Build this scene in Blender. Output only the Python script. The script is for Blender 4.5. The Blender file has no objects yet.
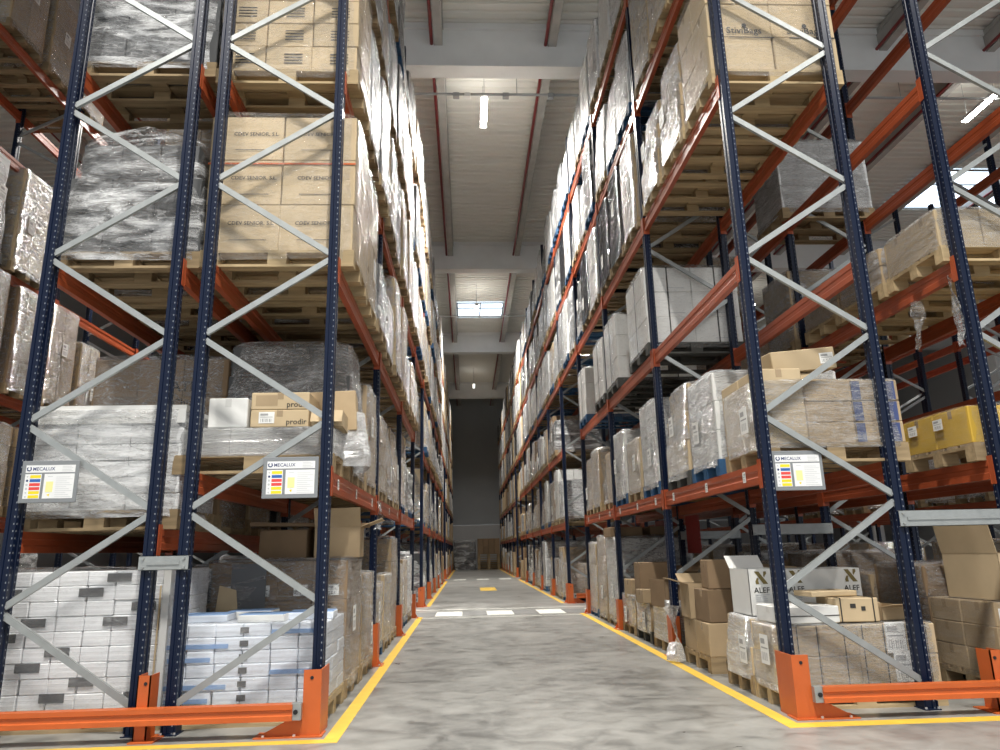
import bpy, math, random
from mathutils import Vector, Matrix, noise
sc = bpy.context.scene
COL = sc.collection
PI = math.pi

# ------------------------------------------------------------------ camera
F_PX, YAW, PITCH, ROLL, CAM_H = 708.3, 0.0496, 0.2441, -0.0225, 1.1464
def cam_axes():
    cy, sy, cp, sp = math.cos(YAW), math.sin(YAW), math.cos(PITCH), math.sin(PITCH)
    fwd = Vector((sy*cp, cy*cp, sp)); right = Vector((cy, -sy, 0)); up = right.cross(fwd)
    cr, sr = math.cos(ROLL), math.sin(ROLL)
    return right*cr + up*sr, up*cr - right*sr, fwd
r_, u_, f_ = cam_axes()
cd = bpy.data.cameras.new('camera'); cam = bpy.data.objects.new('camera', cd); COL.objects.link(cam)
cam.matrix_world = Matrix(((r_.x, u_.x, -f_.x, 0), (r_.y, u_.y, -f_.y, 0), (r_.z, u_.z, -f_.z, CAM_H), (0, 0, 0, 1)))
cd.sensor_width = 36; cd.lens = F_PX*36/1000; cd.clip_end = 200; cd.clip_start = 0.05
sc.camera = cam

# ------------------------------------------------------------------ world, exposure
W = bpy.data.worlds.new('world'); sc.world = W; W.use_nodes = True
bg = W.node_tree.nodes['Background']; bg.inputs[0].default_value = (0.93, 0.97, 1.0, 1); bg.inputs[1].default_value = 0.6
vs = sc.view_settings; vs.view_transform = 'Standard'; vs.look = 'None'; vs.gamma = 1; vs.exposure = 0.58
try: vs.use_curve_mapping = False
except Exception: pass
cy = sc.cycles
cy.use_denoising = True; cy.max_bounces = 7; cy.diffuse_bounces = 4; cy.glossy_bounces = 3; cy.transparent_max_bounces = 14
cy.caustics_reflective = False; cy.caustics_refractive = False; cy.sample_clamp_indirect = 6
LAMP_W = 520

# ------------------------------------------------------------------ scene numbers (metres)
Y0 = 5.264            # near face of the rack ends
BAY = 2.8
NB = 16
def YK(k): return Y0 + 0.05 + BAY*k
LEV = [0.0, 1.76, 3.43, 5.14, 6.81, 8.5]
LEV_L2 = [0.0, 1.36, 3.42, 5.2, 6.85, 8.5]

# ------------------------------------------------------------------ materials
MATS = {}
def mat(name, col, rough=0.5, metal=0.0, spec=0.5, noise_amt=0.0, noise_scale=6.0, rnd=0.0, coat=0.0, bump=0.0, bump_scale=30, emit=0.0, stretch=(1, 1, 1)):
    if name in MATS: return MATS[name]
    m = bpy.data.materials.new(name); m.use_nodes = True
    nt = m.node_tree; b = nt.nodes['Principled BSDF']
    b.inputs['Base Color'].default_value = (*col, 1); b.inputs['Roughness'].default_value = rough
    b.inputs['Metallic'].default_value = metal; b.inputs['Specular IOR Level'].default_value = spec
    if coat: b.inputs['Coat Weight'].default_value = coat; b.inputs['Coat Roughness'].default_value = 0.15
    N, L = nt.nodes, nt.links
    tc = N.new('ShaderNodeTexCoord'); mp = N.new('ShaderNodeMapping'); mp.inputs['Scale'].default_value = stretch
    L.new(tc.outputs['Object'], mp.inputs['Vector'])
    src = None
    if noise_amt:
        n = N.new('ShaderNodeTexNoise'); n.inputs['Scale'].default_value = noise_scale; n.inputs['Detail'].default_value = 4
        L.new(mp.outputs[0], n.inputs['Vector'])
        mr = N.new('ShaderNodeMapRange'); mr.inputs['From Min'].default_value = .3; mr.inputs['From Max'].default_value = .7
        mr.inputs['To Min'].default_value = 1-noise_amt; mr.inputs['To Max'].default_value = 1+noise_amt
        L.new(n.outputs['Fac'], mr.inputs['Value']); src = mr.outputs[0]
    if rnd:
        oi = N.new('ShaderNodeObjectInfo'); mr2 = N.new('ShaderNodeMapRange')
        mr2.inputs['To Min'].default_value = 1-rnd; mr2.inputs['To Max'].default_value = 1+rnd
        L.new(oi.outputs['Random'], mr2.inputs['Value'])
        if src is None: src = mr2.outputs[0]
        else:
            mu = N.new('ShaderNodeMath'); mu.operation = 'MULTIPLY'; L.new(src, mu.inputs[0]); L.new(mr2.outputs[0], mu.inputs[1]); src = mu.outputs[0]
    if src is not None:
        mx = N.new('ShaderNodeMix'); mx.data_type = 'RGBA'; mx.blend_type = 'MULTIPLY'; mx.inputs[0].default_value = 1
        mx.inputs[6].default_value = (*col, 1); L.new(src, mx.inputs[7]); L.new(mx.outputs[2], b.inputs['Base Color'])
    if bump:
        n2 = N.new('ShaderNodeTexNoise'); n2.inputs['Scale'].default_value = bump_scale; L.new(mp.outputs[0], n2.inputs['Vector'])
        bp = N.new('ShaderNodeBump'); bp.inputs['Strength'].default_value = bump; bp.inputs['Distance'].default_value = .01
        L.new(n2.outputs['Fac'], bp.inputs['Height']); L.new(bp.outputs[0], b.inputs['Normal'])
    if emit:
        b.inputs['Emission Color'].default_value = (*col, 1); b.inputs['Emission Strength'].default_value = emit
    MATS[name] = m
    return m

def perforated(name, col, hole):
    """Painted steel with a row of punched holes every 50 mm along z."""
    m = mat(name, col, .34, 0, .28); nt = m.node_tree; N, L = nt.nodes, nt.links; b = N['Principled BSDF']
    tc = N.new('ShaderNodeTexCoord'); sx = N.new('ShaderNodeSeparateXYZ'); L.new(tc.outputs['Object'], sx.inputs[0])
    md = N.new('ShaderNodeMath'); md.operation = 'FLOORED_MODULO'; md.inputs[1].default_value = 0.05; L.new(sx.outputs[2], md.inputs[0])
    lt = N.new('ShaderNodeMath'); lt.operation = 'LESS_THAN'; lt.inputs[1].default_value = 0.012; L.new(md.outputs[0], lt.inputs[0])
    mx = N.new('ShaderNodeMix'); mx.data_type = 'RGBA'; mx.inputs[6].default_value = (*col, 1); mx.inputs[7].default_value = (*hole, 1)  # pale hole colour stands for light caught on the galvanised inside
    L.new(lt.outputs[0], mx.inputs[0]); L.new(mx.outputs[2], b.inputs['Base Color'])
    return m

def film(name, tint, base, milk, crease_glint, rough=.13, scale=2.2, stretch=(1, 1, 4.2), gloss=1.0, bump=.8):
    """Stretch film: clear sheet with a glossy skin, milky where doubled, thin creases whitened as painted lamp glints."""
    m = bpy.data.materials.new(name); m.use_nodes = True; nt = m.node_tree; N, L = nt.nodes, nt.links
    N.remove(N['Principled BSDF']); out = N['Material Output']
    tc = N.new('ShaderNodeTexCoord'); oi = N.new('ShaderNodeObjectInfo')
    mp = N.new('ShaderNodeMapping'); mp.inputs['Scale'].default_value = stretch; mp.inputs['Rotation'].default_value = (.16, .14, 0)
    off = N.new('ShaderNodeVectorMath'); off.operation = 'SCALE'; off.inputs[0].default_value = (13, 7, 5)
    L.new(tc.outputs['Object'], mp.inputs['Vector']); L.new(oi.outputs['Random'], off.inputs['Scale']); L.new(off.outputs[0], mp.inputs['Location'])
    def noise_(sc_, det, dist, rg=.55):
        n = N.new('ShaderNodeTexNoise'); n.inputs['Scale'].default_value = sc_; n.inputs['Detail'].default_value = det; n.inputs['Distortion'].default_value = dist; n.inputs['Roughness'].default_value = rg
        L.new(mp.outputs[0], n.inputs['Vector']); return n.outputs['Fac']
    def mth(op, a, b=None, c=None, clamp=False):
        n = N.new('ShaderNodeMath'); n.operation = op; n.use_clamp = clamp
        for k, v in enumerate((a, b, c)):
            if v is None: continue
            if isinstance(v, (int, float)): n.inputs[k].default_value = v
            else: L.new(v, n.inputs[k])
        return n.outputs[0]
    def ridge(src, w):   # thin line where the noise crosses its middle
        d = mth('ABSOLUTE', mth('SUBTRACT', src, .5)); return mth('SUBTRACT', 1, mth('DIVIDE', d, w), clamp=True)
    broad = noise_(scale, 4, .8); mid = noise_(scale*2.3, 3, 1.2); fine = noise_(scale*6, 4, .8)
    r1 = ridge(mid, .024); r2 = ridge(fine, .022)
    patch = N.new('ShaderNodeMapRange'); patch.inputs['From Min'].default_value = .46; patch.inputs['From Max'].default_value = .70; patch.inputs['To Max'].default_value = milk; L.new(broad, patch.inputs['Value'])
    al = mth('ADD', patch.outputs[0], base); al = mth('MULTIPLY_ADD', r1, crease_glint, al); al = mth('MULTIPLY_ADD', r2, crease_glint*.5, al, True)  # crease lines paint white lamp highlights into the film colour
    hgt = mth('MULTIPLY_ADD', r1, .5, mid); hgt = mth('MULTIPLY_ADD', fine, .45, hgt)
    bp = N.new('ShaderNodeBump'); bp.inputs['Strength'].default_value = bump; bp.inputs['Distance'].default_value = .08; L.new(hgt, bp.inputs['Height'])
    df = N.new('ShaderNodeBsdfDiffuse'); df.inputs['Color'].default_value = (*tint, 1)
    tr = N.new('ShaderNodeBsdfTransparent'); m1 = N.new('ShaderNodeMixShader'); L.new(al, m1.inputs[0]); L.new(tr.outputs[0], m1.inputs[1]); L.new(df.outputs[0], m1.inputs[2])
    gl = N.new('ShaderNodeBsdfGlossy'); gl.inputs['Roughness'].default_value = rough; gl.inputs['Color'].default_value = (.95, .96, .98, 1); L.new(bp.outputs[0], gl.inputs['Normal'])
    ge = N.new('ShaderNodeNewGeometry'); dt = N.new('ShaderNodeVectorMath'); dt.operation = 'DOT_PRODUCT'
    L.new(bp.outputs[0], dt.inputs[0]); L.new(ge.outputs['Incoming'], dt.inputs[1])
    fm_ = mth('MULTIPLY_ADD', mth('POWER', mth('SUBTRACT', 1, mth('ABSOLUTE', dt.outputs['Value']), clamp=True), 4.5), .55*gloss, .035*gloss, True)
    m2 = N.new('ShaderNodeMixShader'); L.new(fm_, m2.inputs[0]); L.new(m1.outputs[0], m2.inputs[1]); L.new(gl.outputs[0], m2.inputs[2])
    L.new(m2.outputs[0], out.inputs['Surface'])
    MATS[name] = m
    return m

BLUE = mat('rack_blue_paint', (.003, .0085, .029), .34, 0, .28)
BLUEH = perforated('rack_blue_perforated', (.003, .0085, .029), (.22, .24, .27))
ORANGE = mat('beam_orange_paint', (.37, .075, .026), .38, 0, .5, noise_amt=.08)
GUARD = mat('guard_orange_paint', (.54, .115, .024), .42, 0, .5, noise_amt=.06)
GALV = mat('galvanised_steel', (.36, .38, .38), .42, .45, .5, noise_amt=.08, noise_scale=14)
BOLT = mat('zinc_bolt', (.75, .76, .78), .3, .7)
KRAFT = mat('kraft_board', (.42, .315, .195), .78, 0, .25, noise_amt=.07, noise_scale=5, rnd=.14)
KRAFTL = mat('pale_kraft_board', (.53, .415, .265), .78, 0, .25, noise_amt=.05, noise_scale=5, rnd=.08)
KRAFTD = mat('brown_board', (.26, .18, .11), .8, 0, .2, noise_amt=.08, noise_scale=5, rnd=.15)
INNER = mat('board_inside', (.34, .245, .145), .85, 0, .2)
TAPE = mat('clear_brown_tape', (.36, .265, .16), .25, 0, .6)
WHITE = mat('white_board', (.74, .74, .72), .6, 0, .35, noise_amt=.03, rnd=.05)
WTAPE = mat('pale_tape', (.62, .62, .6), .3, 0, .5)
PAPER = mat('bundled_paper', (.76, .77, .78), .6, 0, .3, noise_amt=.28, noise_scale=9, stretch=(.35, .35, 7), rnd=.06)
PAPERW = mat('white_printed_paper', (.80, .81, .83), .55, 0, .3, noise_amt=.16, noise_scale=9, stretch=(.3, .3, 9))
PAPERB = mat('blue_white_paper', (.72, .77, .85), .55, 0, .3, noise_amt=.16, noise_scale=7, stretch=(.4, .4, 6))
GREYP = mat('grey_printed_board', (.10, .103, .107), .55, 0, .35, rnd=.2)
BLUEP = mat('blue_print', (.22, .36, .62), .5)
NAVYT = mat('navy_tape', (.05, .075, .20), .4)
YELLOWC = mat('yellow_board', (.66, .42, .06), .6, 0, .3, noise_amt=.06)
DARK = mat('black_plastic', (.012, .012, .014), .35)
INK = mat('black_ink', (.03, .028, .025), .6)
PRINT = mat('grey_ink', (.36, .36, .36), .6)
GOLD = mat('dark_gold_ink', (.16, .12, .03), .5)
LABEL = mat('paper_label', (.82, .82, .80), .55)
WOOD = mat('pallet_wood', (.31, .23, .135), .8, 0, .2, noise_amt=.25, noise_scale=5, stretch=(.5, 5, 5), rnd=.18)
WOODL = mat('new_pallet_wood', (.44, .335, .195), .8, 0, .2, noise_amt=.18, noise_scale=5, stretch=(.5, 5, 5), rnd=.08)
WOODB = mat('blue_pallet_paint', (.03, .09, .19), .7, 0, .3, noise_amt=.2, rnd=.1)
WOODK = mat('dark_pallet_board', (.06, .06, .055), .7, 0, .3, noise_amt=.2)
REDP = mat('red_steel_sheet', (.30, .020, .016), .45)
FILM = film('clear_stretch_film', (.90, .91, .92), .02, .12, .55, rough=.2, gloss=2, bump=1)
FILMH = film('milky_stretch_film', (.70, .71, .72), .06, .44, .70, rough=.2, scale=2.2, gloss=2.2, bump=1)
FILMS = film('grey_stretch_film', (.86, .87, .88), .02, .85, .40, rough=.11, scale=1.7, gloss=1.8, bump=1)
FILMK = film('black_stretch_film', (.014, .014, .016), .93, .05, .05, rough=.16, scale=2)
FILMW = film('white_bunched_film', (.90, .91, .92), .36, .45, .4, rough=.2, scale=3, gloss=2.2, bump=1)
FILML = film('light_clear_film', (.90, .90, .89), .012, .07, .12, rough=.18, scale=2.4, bump=.5, gloss=1.2)
SIGNG = mat('sign_grey', (.22, .235, .25), .5)
SIGNW = mat('sign_white', (.80, .81, .82), .45)
SY = mat('sign_yellow', (.85, .68, .02), .5); SB = mat('sign_blue', (.03, .13, .42), .5); SR = mat('sign_red', (.75, .07, .06), .5)
SNAVY = mat('sign_navy', (.03, .05, .16), .5); SLINE = mat('sign_fine_print', (.52, .54, .56), .6); SYL = mat('sign_pale_yellow', (.84, .80, .35), .5)
YLINE = mat('yellow_floor_paint', (.78, .50, .06), .5, 0, .4, noise_amt=.07, noise_scale=8)
WLINE = mat('white_floor_paint', (.66, .66, .61), .5, 0, .4, noise_amt=.06, noise_scale=8)
GLINE = mat('grey_floor_paint', (.17, .17, .165), .5)
CEIL = mat('ceiling_deck_paint', (.78, .77, .72), .6, 0, .3)
CONC = mat('precast_concrete', (.80, .81, .81), .75, 0, .3, noise_amt=.04, noise_scale=2)
PURL = mat('purlin_concrete', (.42, .41, .39), .8, 0, .2, noise_amt=.12, noise_scale=3)
PIPE = mat('red_pipe_paint', (.20, .022, .022), .4)
CABLE = mat('grey_conduit', (.34, .35, .35), .5)
LAMPB = mat('lamp_housing', (.6, .6, .6), .5)
LAMPE = mat('lamp_diffuser', (1, .97, .90), .4, emit=40)
WALLD = mat('dark_grey_wall', (.36, .38, .395), .8, 0, .2, noise_amt=.05, noise_scale=.6)
WALLL = mat('grey_wall_panel', (.52, .525, .53), .8, 0, .2, noise_amt=.05, noise_scale=.6)
WALLS = mat('side_wall_panel', (.46, .47, .48), .8, 0, .2)
SKYL = mat('skylight_sheet', (.74, .86, 1), .3, emit=2.0)

def floor_mat():
    m = mat('polished_concrete', (.40, .395, .375), .32, 0, .5); nt = m.node_tree; N, L = nt.nodes, nt.links; b = N['Principled BSDF']
    tc = N.new('ShaderNodeTexCoord')
    def nz(scale, det, st=(1, 1, 1), dist=0):
        mp = N.new('ShaderNodeMapping'); mp.inputs['Scale'].default_value = st; L.new(tc.outputs['Object'], mp.inputs['Vector'])
        n = N.new('ShaderNodeTexNoise'); n.inputs['Scale'].default_value = scale; n.inputs['Detail'].default_value = det; n.inputs['Roughness'].default_value = .6; n.inputs['Distortion'].default_value = dist
        L.new(mp.outputs[0], n.inputs['Vector']); return n.outputs['Fac']
    a = nz(1.1, 8, (1, 1, 1), .5); c = nz(4.2, 7, (1, 1.3, 1), .6)
    ad = N.new('ShaderNodeMath'); ad.operation = 'ADD'; L.new(a, ad.inputs[0]); L.new(c, ad.inputs[1])
    cr = N.new('ShaderNodeValToRGB'); e = cr.color_ramp.elements
    e[0].position = .36; e[0].color = (.125, .124, .117, 1); e[1].position = .64; e[1].color = (.36, .356, .336, 1)
    k = e.new(.5); k.color = (.265, .262, .247, 1)
    hf = N.new('ShaderNodeMath'); hf.operation = 'MULTIPLY'; hf.inputs[1].default_value = .5; L.new(ad.outputs[0], hf.inputs[0]); L.new(hf.outputs[0], cr.inputs[0])
    L.new(cr.outputs[0], b.inputs['Base Color'])
    mr = N.new('ShaderNodeMapRange'); mr.inputs['To Min'].default_value = .20; mr.inputs['To Max'].default_value = .46; L.new(c, mr.inputs['Value']); L.new(mr.outputs[0], b.inputs['Roughness'])
    return m
FLOORM = floor_mat()

# ------------------------------------------------------------------ mesh builder
class MB:
    def __init__(s): s.v = []; s.f = []; s.m = []
    def face(s, pts, mi=0):
        i = len(s.v); s.v += [tuple(p) for p in pts]; s.f.append(tuple(range(i, i+len(pts)))); s.m.append(mi)
    def add(s, vs, fs, mi=0, M=None):
        i = len(s.v)
        s.v += [tuple(M @ Vector(p)) if M else tuple(p) for p in vs]
        for f in fs: s.f.append(tuple(i+j for j in f)); s.m.append(mi)
    def box(s, x0, x1, y0, y1, z0, z1, mi=0, M=None):
        s.add([(x0, y0, z0), (x1, y0, z0), (x1, y1, z0), (x0, y1, z0), (x0, y0, z1), (x1, y0, z1), (x1, y1, z1), (x0, y1, z1)],
              [(0, 3, 2, 1), (4, 5, 6, 7), (0, 1, 5, 4), (1, 2, 6, 5), (2, 3, 7, 6), (3, 0, 4, 7)], mi, M)
    def cbox(s, x0, x1, y0, y1, z0, z1, c=.004, mi=0, M=None):
        """box with chamfered edges"""
        X = (x0, x1); Y = (y0, y1); Z = (z0, z1); vs = []; idx = {}
        for i in (0, 1):
            for j in (0, 1):
                for k in (0, 1):
                    sx, sy, sz = (1, -1)[i], (1, -1)[j], (1, -1)[k]
                    idx[i, j, k] = len(vs)
                    vs += [(X[i], Y[j]+sy*c, Z[k]+sz*c), (X[i]+sx*c, Y[j], Z[k]+sz*c), (X[i]+sx*c, Y[j]+sy*c, Z[k])]
        q = lambda i, j, k, a: idx[i, j, k]+a
        fs = [(q(0,0,0,0), q(0,0,1,0), q(0,1,1,0), q(0,1,0,0)), (q(1,0,0,0), q(1,1,0,0), q(1,1,1,0), q(1,0,1,0)),
              (q(0,0,0,1), q(1,0,0,1), q(1,0,1,1), q(0,0,1,1)), (q(0,1,0,1), q(0,1,1,1), q(1,1,1,1), q(1,1,0,1)),
              (q(0,0,0,2), q(0,1,0,2), q(1,1,0,2), q(1,0,0,2)), (q(0,0,1,2), q(1,0,1,2), q(1,1,1,2), q(0,1,1,2))]
        for j in (0, 1):
            for k in (0, 1): fs.append((q(0,j,k,1), q(1,j,k,1), q(1,j,k,2), q(0,j,k,2)))
        for i in (0, 1):
            for k in (0, 1): fs.append((q(i,0,k,0), q(i,1,k,0), q(i,1,k,2), q(i,0,k,2)))
        for i in (0, 1):
            for j in (0, 1): fs.append((q(i,j,0,0), q(i,j,1,0), q(i,j,1,1), q(i,j,0,1)))
        for key in idx: b = idx[key]; fs.append((b, b+1, b+2))
        s.add(vs, fs, mi, M)
    def bar(s, a, b, w, h, mi=0, up=(0, 0, 1)):
        a = Vector(a); b = Vector(b); d = (b-a); L = d.length; d.normalize()
        upv = Vector(up); sd = d.cross(upv)
        if sd.length < 1e-4: sd = d.cross(Vector((1, 0, 0)))
        sd.normalize(); n = sd.cross(d)
        M = Matrix(((d.x, sd.x, n.x, a.x), (d.y, sd.y, n.y, a.y), (d.z, sd.z, n.z, a.z), (0, 0, 0, 1)))
        s.box(0, L, -w/2, w/2, -h/2, h/2, mi, M)
    def channel(s, a, b, w, h, t=.004, mi=0, up=(0, 1, 0)):
        """C-section bar: web faces up-vector, flanges behind"""
        a = Vector(a); b = Vector(b); d = (b-a); L = d.length; d.normalize()
        n = Vector(up); sd = d.cross(n); sd.normalize()
        M = Matrix(((d.x, sd.x, n.x, a.x), (d.y, sd.y, n.y, a.y), (d.z, sd.z, n.z, a.z), (0, 0, 0, 1)))
        s.box(0, L, -w/2, w/2, h-t, h, mi, M); s.box(0, L, -w/2, -w/2+t, 0, h, mi, M); s.box(0, L, w/2-t, w/2, 0, h, mi, M)
    def cyl(s, a, b, r, n=10, mi=0):
        a = Vector(a); b = Vector(b); d = (b-a).normalized()
        x = d.orthogonal().normalized(); y = d.cross(x); vs = []
        for p in (a, b):
            for i in range(n):
                t = 2*PI*i/n; vs.append(p + (x*math.cos(t)+y*math.sin(t))*r)
        fs = [(i, (i+1) % n, n+(i+1) % n, n+i) for i in range(n)] + [tuple(reversed(range(n))), tuple(range(n, 2*n))]
        s.add(vs, fs, mi)
    def mesh(s, name, mats, smooth=False):
        me = bpy.data.meshes.new(name); me.from_pydata(s.v, [], s.f)
        for m in (mats if isinstance(mats, (list, tuple)) else [mats]): me.materials.append(m)
        if any(s.m): me.polygons.foreach_set('material_index', s.m)
        if smooth: me.polygons.foreach_set('use_smooth', [True]*len(s.f))
        me.update(); return me
    def obj(s, name, mats, parent=None, smooth=False, loc=(0, 0, 0)):
        return link(name, s.mesh(name, mats, smooth), parent, loc)

def link(name, data, parent=None, loc=(0, 0, 0), rz=0.0, scale=None):
    o = bpy.data.objects.new(name, data); COL.objects.link(o); o.location = loc
    if rz: o.rotation_euler = (0, 0, rz)
    if scale: o.scale = scale
    if parent: o.parent = parent
    return o
def tag(o, label, cat, group=None, kind=None):
    o['label'] = label; o['category'] = cat
    if group: o['group'] = group
    if kind: o['kind'] = kind
    return o
def thing(name, label, cat, loc=(0, 0, 0), rz=0.0, group=None):
    return tag(link(name, None, None, loc, rz), label, cat, group)
def struct(o):
    o['kind'] = 'structure'; return o

TXT = {}
def text_mesh(s, size, m):
    key = (s, size, m.name)
    if key in TXT: return TXT[key]
    cu = bpy.data.curves.new('lettering', 'FONT'); cu.body = s; cu.size = size; cu.align_x = 'LEFT'; cu.resolution_u = 2; cu.offset = .012*size
    o = bpy.data.objects.new('lettering', cu); COL.objects.link(o)
    dg = bpy.context.evaluated_depsgraph_get(); dg.update()
    me = bpy.data.meshes.new_from_object(o.evaluated_get(dg)); bpy.data.objects.remove(o)
    me.materials.clear(); me.materials.append(m); TXT[key] = me
    return me
def text_front(s, size, m, parent, loc, name='printed_text', rz=0.0, rx=PI/2):
    """flat lettering facing -Y (turned by rz about z)"""
    o = link(name, text_mesh(s, size, m), parent, loc); o.rotation_euler = (rx, 0, rz); return o

# ------------------------------------------------------------------ setting
f = MB(); f.box(-15, 26, -8, 51.5, -.2, 0); FLOOR = struct(f.obj('floor', FLOORM))
def paint(name, rects, m):
    b = MB()
    for x0, x1, y0, y1 in rects: b.box(x0, x1, y0, y1, 0, .002)
    return b.obj(name, m, FLOOR)
YA = YK(3)+.06; YB = YK(4)-.06; YC = YK(9)+.06; YD = YK(10)-.06
for xc in (-.885, 2.115):
    for a, b_ in ((5.02, YA), (YB, YC), (YD, 50)): paint('yellow_lane_line', [(xc-.05, xc+.05, a, b_)], YLINE)
paint('yellow_lane_line', [(-9, -.835, 4.93, 5.018)], YLINE); paint('yellow_lane_line', [(2.065, 12, 4.90, 5.018)], YLINE)
paint('white_crossing_line', [(-3, 5, 13.50, 13.56), (-3, 5, 15.36, 15.44)], WLINE)
for i in range(-3, 5): paint('white_crossing_block', [(-.62+.98*i, -.12+.98*i, 13.9, 14.85)], WLINE)
paint('grey_crossing_block', [(-.11+.98*i, .35+.98*i, 13.9, 14.85) for i in range(-3, 5)], GLINE)
for x in (-.61, .37, 1.33): paint('white_crossing_block', [(x, x+.52, 31.2, 32.2)], WLINE)
paint('yellow_floor_mark', [(.38, .88, 22.4, 24.4)], YLINE)

ZD = 12.05
d = MB(); pr = .25; y = -8.0
prof = []
while y < 51.5:
    prof += [(y, ZD), (y+.13, ZD), (y+.155, ZD+.045), (y+.225, ZD+.045)]; y += pr
prof.append((51.6, ZD))
for (a, za), (b_, zb) in zip(prof, prof[1:]): d.face([(-15, a, za), (26, a, za), (26, b_, zb), (-15, b_, zb)])
struct(d.obj('ceiling', CEIL))
n_trim = 0
for yg in (1.95, 13.0, 23.95, 34.85, 45.8):
    n_trim += 1
    g = MB(); g.box(-15, 26, yg-.2, yg+.2, 11.0, 11.06); g.box(-15, 26, yg-.16, yg+.16, 11.06, 12.04); g.box(-15, 26, yg-.22, yg+.22, 11.9, 12.04)
    struct(g.obj('trim_%d' % n_trim, CONC))
for k in range(-6, 10):
    n_trim += 1
    x = 1.86+2.41*k
    g = MB(); g.box(x-.05, x+.13, -8, 51, 11.52, 12.02); g.box(x-.07, x+.15, -8, 51, 11.9, 12.02)
    p = struct(g.obj('trim_%d' % n_trim, PURL))
    g = MB(); g.cyl((x-.1, -8, 11.56), (x-.1, 51, 11.56), .035); g.obj('red_pipe', PIPE, p)
w = MB(); w.box(-15, 26, 50.9, 51.3, 3.0, 12.2); w.box(-15, 26, 50.88, 50.9, 3.0, 3.04)
struct(w.obj('wall_back', WALLD)); w = MB(); w.box(-15, 26, 50.86, 51.3, 0, 2.98); struct(w.obj('trim_%d' % (n_trim+1), WALLL))
w = MB(); w.box(25.6, 26, -8, 51, 0, 12.2); struct(w.obj('wall_right', WALLS))
w = MB(); w.box(-15.3, -15, -8, 51, 0, 12.2); struct(w.obj('wall_left', WALLS))
for i, (xc, yc) in enumerate(((22.5, 17.0), (22.5, 28.0), (22.5, 39.0))):
    w = MB(); w.cbox(xc-.3, xc+.3, yc-.3, yc+.3, 0, 12.0, .03); struct(w.obj('trim_%d' % (n_trim+2+i), CONC))
def skylight(n, x0, x1, y0, y1):
    b = MB(); y = y0
    while y < y1-.01:
        b.face([(x0, y, ZD-.01), (x1, y, ZD-.01), (x1, y+.09, ZD-.03), (x0, y+.09, ZD-.03)]); b.face([(x0, y+.09, ZD-.03), (x1, y+.09, ZD-.03), (x1, y+.18, ZD-.01), (x0, y+.18, ZD-.01)]); y += .18
    o = struct(b.obj('window_%d' % n, SKYL))
    b = MB()
    for x in (x0, (x0+x1)/2, x1): b.box(x-.03, x+.03, y0, y1, ZD-.08, ZD-.03)
    for yy in (y0, y0+(y1-y0)*.35, y1): b.box(x0, x1, yy-.03, yy+.03, ZD-.08, ZD-.03)
    b.obj('window_frame', GALV, o)
skylight(1, -.35, 1.72, 30.1, 32.1); skylight(2, 14.0, 18.5, 18.6, 21.0)

LAMPD = mat('fill_lamp_diffuser', (1, .97, .90), .4, emit=1.2)  # diffuser of the added fill lamp at the back wall
def lamp(x, y, label, watts, dm=None):
    t = thing('linear_high_bay_lamp', label, 'lamp', (x, y, 11.0), 0, 'linear lamps under the roof')
    b = MB(); b.cbox(-.08, .08, -.6, .6, .02, .10, .01); b.box(-.05, .05, -.5, .5, .10, .13); b.obj('housing', LAMPB, t)
    b = MB(); b.cbox(-.07, .07, -.57, .57, 0, .022, .006); b.obj('diffuser', dm or LAMPE, t)
    for s in (-.45, .45):
        b = MB(); b.cyl((0, s, .12), (0, s, 1.05), .006, 6); b.obj('suspension_wire', CABLE, t)
    l = bpy.data.lights.new('lamp_light', 'AREA'); l.shape = 'RECTANGLE'; l.size = .3; l.size_y = 1.1; l.energy = watts; l.spread = 2.2; l.color = (1, .965, .90)
    lo = bpy.data.objects.new('lamp_light', l); COL.objects.link(lo); lo.location = (0, 0, -.02); lo.parent = t
    u = bpy.data.lights.new('ceiling_fill_light', 'AREA'); u.shape = 'RECTANGLE'; u.size = .16; u.size_y = 1.0; u.energy = watts*.010; u.color = (1, .965, .90)  # added upward fill that brightens the roof deck
    uo = bpy.data.objects.new('ceiling_fill_light', u); COL.objects.link(uo); uo.location = (0, 0, .15); uo.rotation_euler = (PI, 0, 0); uo.parent = t
LN = ['overhead the near end of', 'between the first and second girders over', 'beside the skylight over']
for i, yl in enumerate((.4, 14.45, 28.3)):
    lamp(.48, yl, 'bright linear lamp hanging '+LN[i]+' the central aisle', LAMP_W*(1.2, 1.1, .9)[i])
lamp(-4.9, .4, 'linear lamp over the near end of the left side aisle', LAMP_W*.45); lamp(-4.9, 14.45, 'linear lamp over the left side aisle further in', LAMP_W)
lamp(.48, 42.3, 'dim linear lamp added to brighten the back wall', LAMP_W*.28, LAMPD)  # added lamp, lifts the dark far end of the aisle
lamp(6.7, .4, 'linear lamp over the near end of the right side aisle', LAMP_W*.45)
lamp(12.15, 14.1, 'bright linear lamp seen through the racks at upper right', LAMP_W)
lamp(12.15, 28.3, 'linear lamp deep in the hall over the far right aisle', LAMP_W*.6)

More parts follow.
